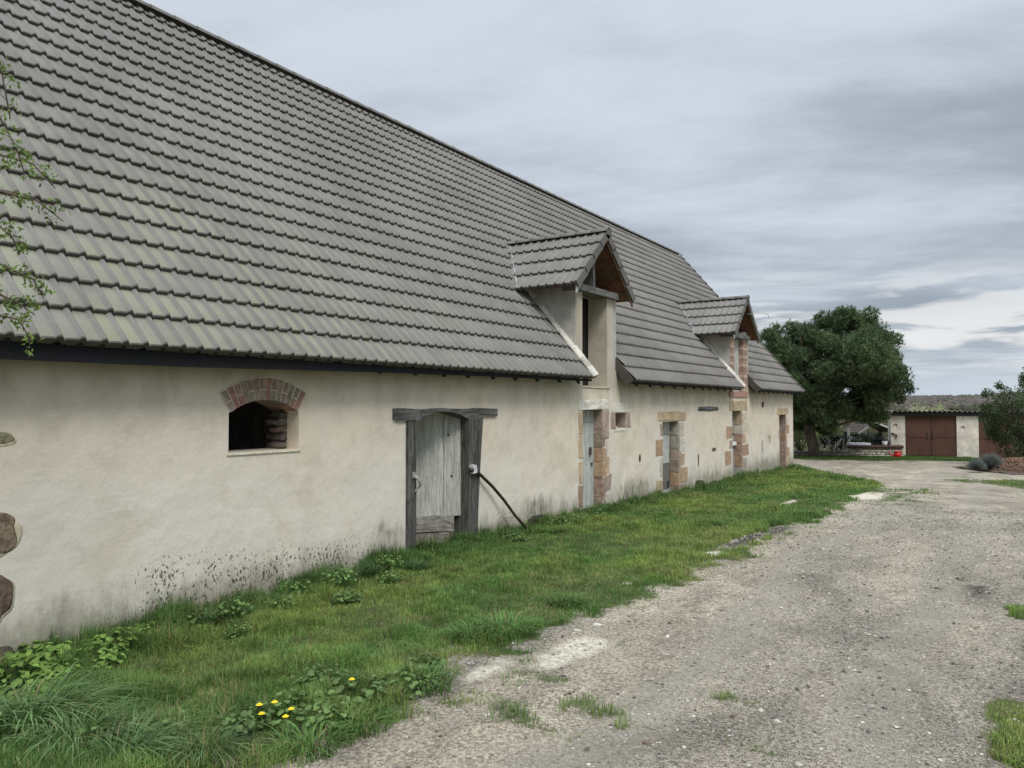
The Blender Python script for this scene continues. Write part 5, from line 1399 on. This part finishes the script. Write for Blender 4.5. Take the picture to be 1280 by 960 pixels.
for (px, x, y, s, rz, lab) in [
    (ta, -5.05, 2.38, 1.05, .2, 'big blue green tussock of long arching grass in the bottom left corner'), (ta, -5.35, 2.12, .95, .9, 'long grass tussock at the bottom of the left edge'),
    (ta, -4.45, 2.32, .85, -.3, 'arching grass tussock right of the biggest one'), (ta, -4.05, 2.38, .7, .5, 'long grass tussock at the bottom edge before the flowers'),
    (ta, -3.7, 2.62, .55, -.5, 'shorter arching tussock on the bottom edge near the track'), (tb, -6.3, 5.05, 1.0, 0, 'dark upright tussock at the wall under the vent'),
    (tb, -6.05, 4.75, .8, 2, 'dark tussock in front of the speckled wall'), (tb, -6.25, 6.15, 1.15, 1, 'widest dark tussock along the wall left of the arched door'),
    (tb, -6.2, 6.6, 1.1, 3, 'dark drooping tussock against the wall next to the arched door'), (tb, -5.95, 7.05, .9, 4, 'bright tussock at the left door post'),
    (tb, -6.3, 5.6, .9, 5, 'tussock at the wall between vent and arched door'), (tc, -3.55, 5.35, 1.5, 0, 'dense dark tussock in the middle of the verge near the pale slab'), (tc, -3.75, 5.15, 1.2, 2, 'dark tussock left of the dense middle one'),
    (tc, -3.35, 4.05, 1.3, 1, 'round tussock at the track edge'), (tc, -3.6, 3.85, 1.2, 3, 'tussock left of the round one at the track edge'),
    (tc, -3.25, 3.35, 1.1, 4, 'low tussock where the verge meets the front gravel'), (tb, -5.75, 4.45, .7, 2.4, 'small dark tussock left of the vent weeds'), (tc, -3.3, 3.0, 1.2, 2.4, 'lowest tussock at the bottom of the track edge'),
    (tb, -5.5, 3.4, .6, 1.1, 'small loose tussock in front of the bright wall weeds'),
    (tb, -6.4, 5.85, 1.2, 2.2, 'dark tussock leaning on the wall between vent and door'), (tb, -6.2, 4.4, 1.0, 4.2, 'dark tussock at the foot of the black specks'), (tb, -6.2, 9.6, .8, .9, 'tussock under the leaning pole'), (tc, -5.9, 10.2, 1.2, 1.9, 'tussock where the pole meets the grass'),
    (tc, -4.6, 4.1, 1.1, 2.7, 'low tussock in the middle of the near verge'), (tc, -4.9, 6.3, 1.1, .6, 'low tussock in the verge before the arched door'), (tc, -3.6, 6.5, 1.1, 5.1, 'low tussock by the gravel beyond the pale slab'), (tb, -6.3, 12.9, .9, 1.1, 'tussock before the first white door'), (tb, -6.35, 16.1, .9, 3.1, 'tussock left of the second white door')]:
    o = px if px.name not in first else copy_tree(px); first[px.name] = 1
    o.location = (x, y, float(zt(x, y)) - .01); o.scale = (s, s, s); o.rotation_euler.z = rz; tag(o, lab, 'grass tussock', TG)

# yellow dandelions
def dandelion(x, y, h, lab):
    z = float(zt(x, y)); t = thing('dandelion', lab, 'flower', (x, y, z), 'yellow dandelions in the verge')
    m = MB(); m.tube([(x, y, z), (x + .01, y, z + h * .6), (x + .005, y, z + h)], .0025, 5, (.12, .2, .05)); m.build('stem', LEAF, t)
    m = MB(); vs = [(x + .005, y, z + h + .008)]; fs = []
    for i in range(16):
        a = 2 * math.pi * i / 16; q = .022 if i % 2 else .017; vs.append((x + .005 + math.cos(a) * q, y + math.sin(a) * q, z + h + .004))
    for i in range(16): fs.append((0, 1 + i, 1 + (i + 1) % 16))
    m.add(vs, fs, (.85, .62, .02)); m.add([(v[0] * .55 + (x + .005) * .45, v[1] * .55 + y * .45, v[2] + .006) for v in vs], fs, (.9, .7, .03)); m.build('flower_head', mat('petal', m_col(.6, 40, .1)), t)
for (x, y, h, lab) in [(-3.80, 3.05, .13, 'yellow dandelion furthest left in its little group'), (-3.76, 3.13, .13, 'yellow dandelion topmost of the group'), (-3.73, 3.01, .10, 'yellow dandelion lowest on the left of the group'),
                       (-3.60, 3.12, .12, 'yellow dandelion furthest right of the close group'), (-3.58, 3.06, .10, 'yellow dandelion lowest on the right of the group'), (-3.54, 3.56, .17, 'single yellow dandelion standing apart among the weeds')]:
    dandelion(x, y, h, lab)

# overhanging tree at the left: trunk outside the picture, twigs reach in
def left_tree():
    r = np.random.RandomState(6)
    t = thing('young_tree', 'thin tree with fresh pale leaves hanging over the left end of the roof', 'tree', (-5.6, 1.1, -2.05))
    m = MB(); m.tube([(-5.6, 1.1, -2.1), (-5.58, 1.15, -.8), (-5.5, 1.25, .5), (-5.45, 1.3, 2.0), (-5.4, 1.3, 3.2)], [.07, .06, .05, .035, .02], 8); m.build('trunk', BARK, t)
    tw = [[(-5.45, 1.3, 1.9), (-5.15, 2.0, 2.25), (-5.08, 2.12, 2.08), (-5.03, 2.16, 1.74)], [(-5.46, 1.28, 1.5), (-5.08, 2.13, 1.52), (-4.92, 2.24, 1.47), (-4.81, 2.32, 1.32)],
          [(-5.47, 1.27, 1.2), (-5.09, 2.14, 1.30), (-4.91, 2.26, 1.25), (-4.77, 2.35, 1.12)], [(-5.5, 1.25, .7), (-5.1, 2.15, .86), (-4.93, 2.26, .77), (-4.88, 2.30, .65)],
          [(-5.52, 1.22, .4), (-5.1, 2.16, .55), (-5.0, 2.22, .52), (-4.94, 2.26, .39)], [(-5.45, 1.3, 1.6), (-5.08, 2.13, 1.74), (-5.0, 2.18, 1.57), (-4.96, 2.21, 1.42)],
          [(-5.5, 1.25, .9), (-5.12, 2.12, 1.12), (-5.02, 2.18, 1.02), (-4.98, 2.2, .92)], [(-5.5, 1.25, .55), (-5.1, 2.14, .68), (-4.99, 2.21, .62), (-4.92, 2.27, .55)]]
    m = MB(); P = []
    for w in tw:
        m.tube(w, [.016, .009, .006, .003], 5, (1.3, 1.2, 1.1))
        for j in range(1, 3):
            for q in range(9):
                p = Vector(w[j]).lerp(Vector(w[j + 1]), q / 9); e = p + Vector((r.normal() * .03, r.normal() * .03, r.normal() * .035))
                if q % 2 == 0: m.tube([p, e], [.002, .001], 4)
                if q % 3 != 1: P += [np.array(e) + r.normal(size=3) * .018 for _ in range(8)]
    m.build('twigs', BARK, t)
    V, Fc = quads_leaves(np.array(P), .036, .48, -.1, None, r); npmesh('leaves', V, Fc, 4, LEAF, leafcol((.17, .25, .06), len(P), r, .4), t)
left_tree()
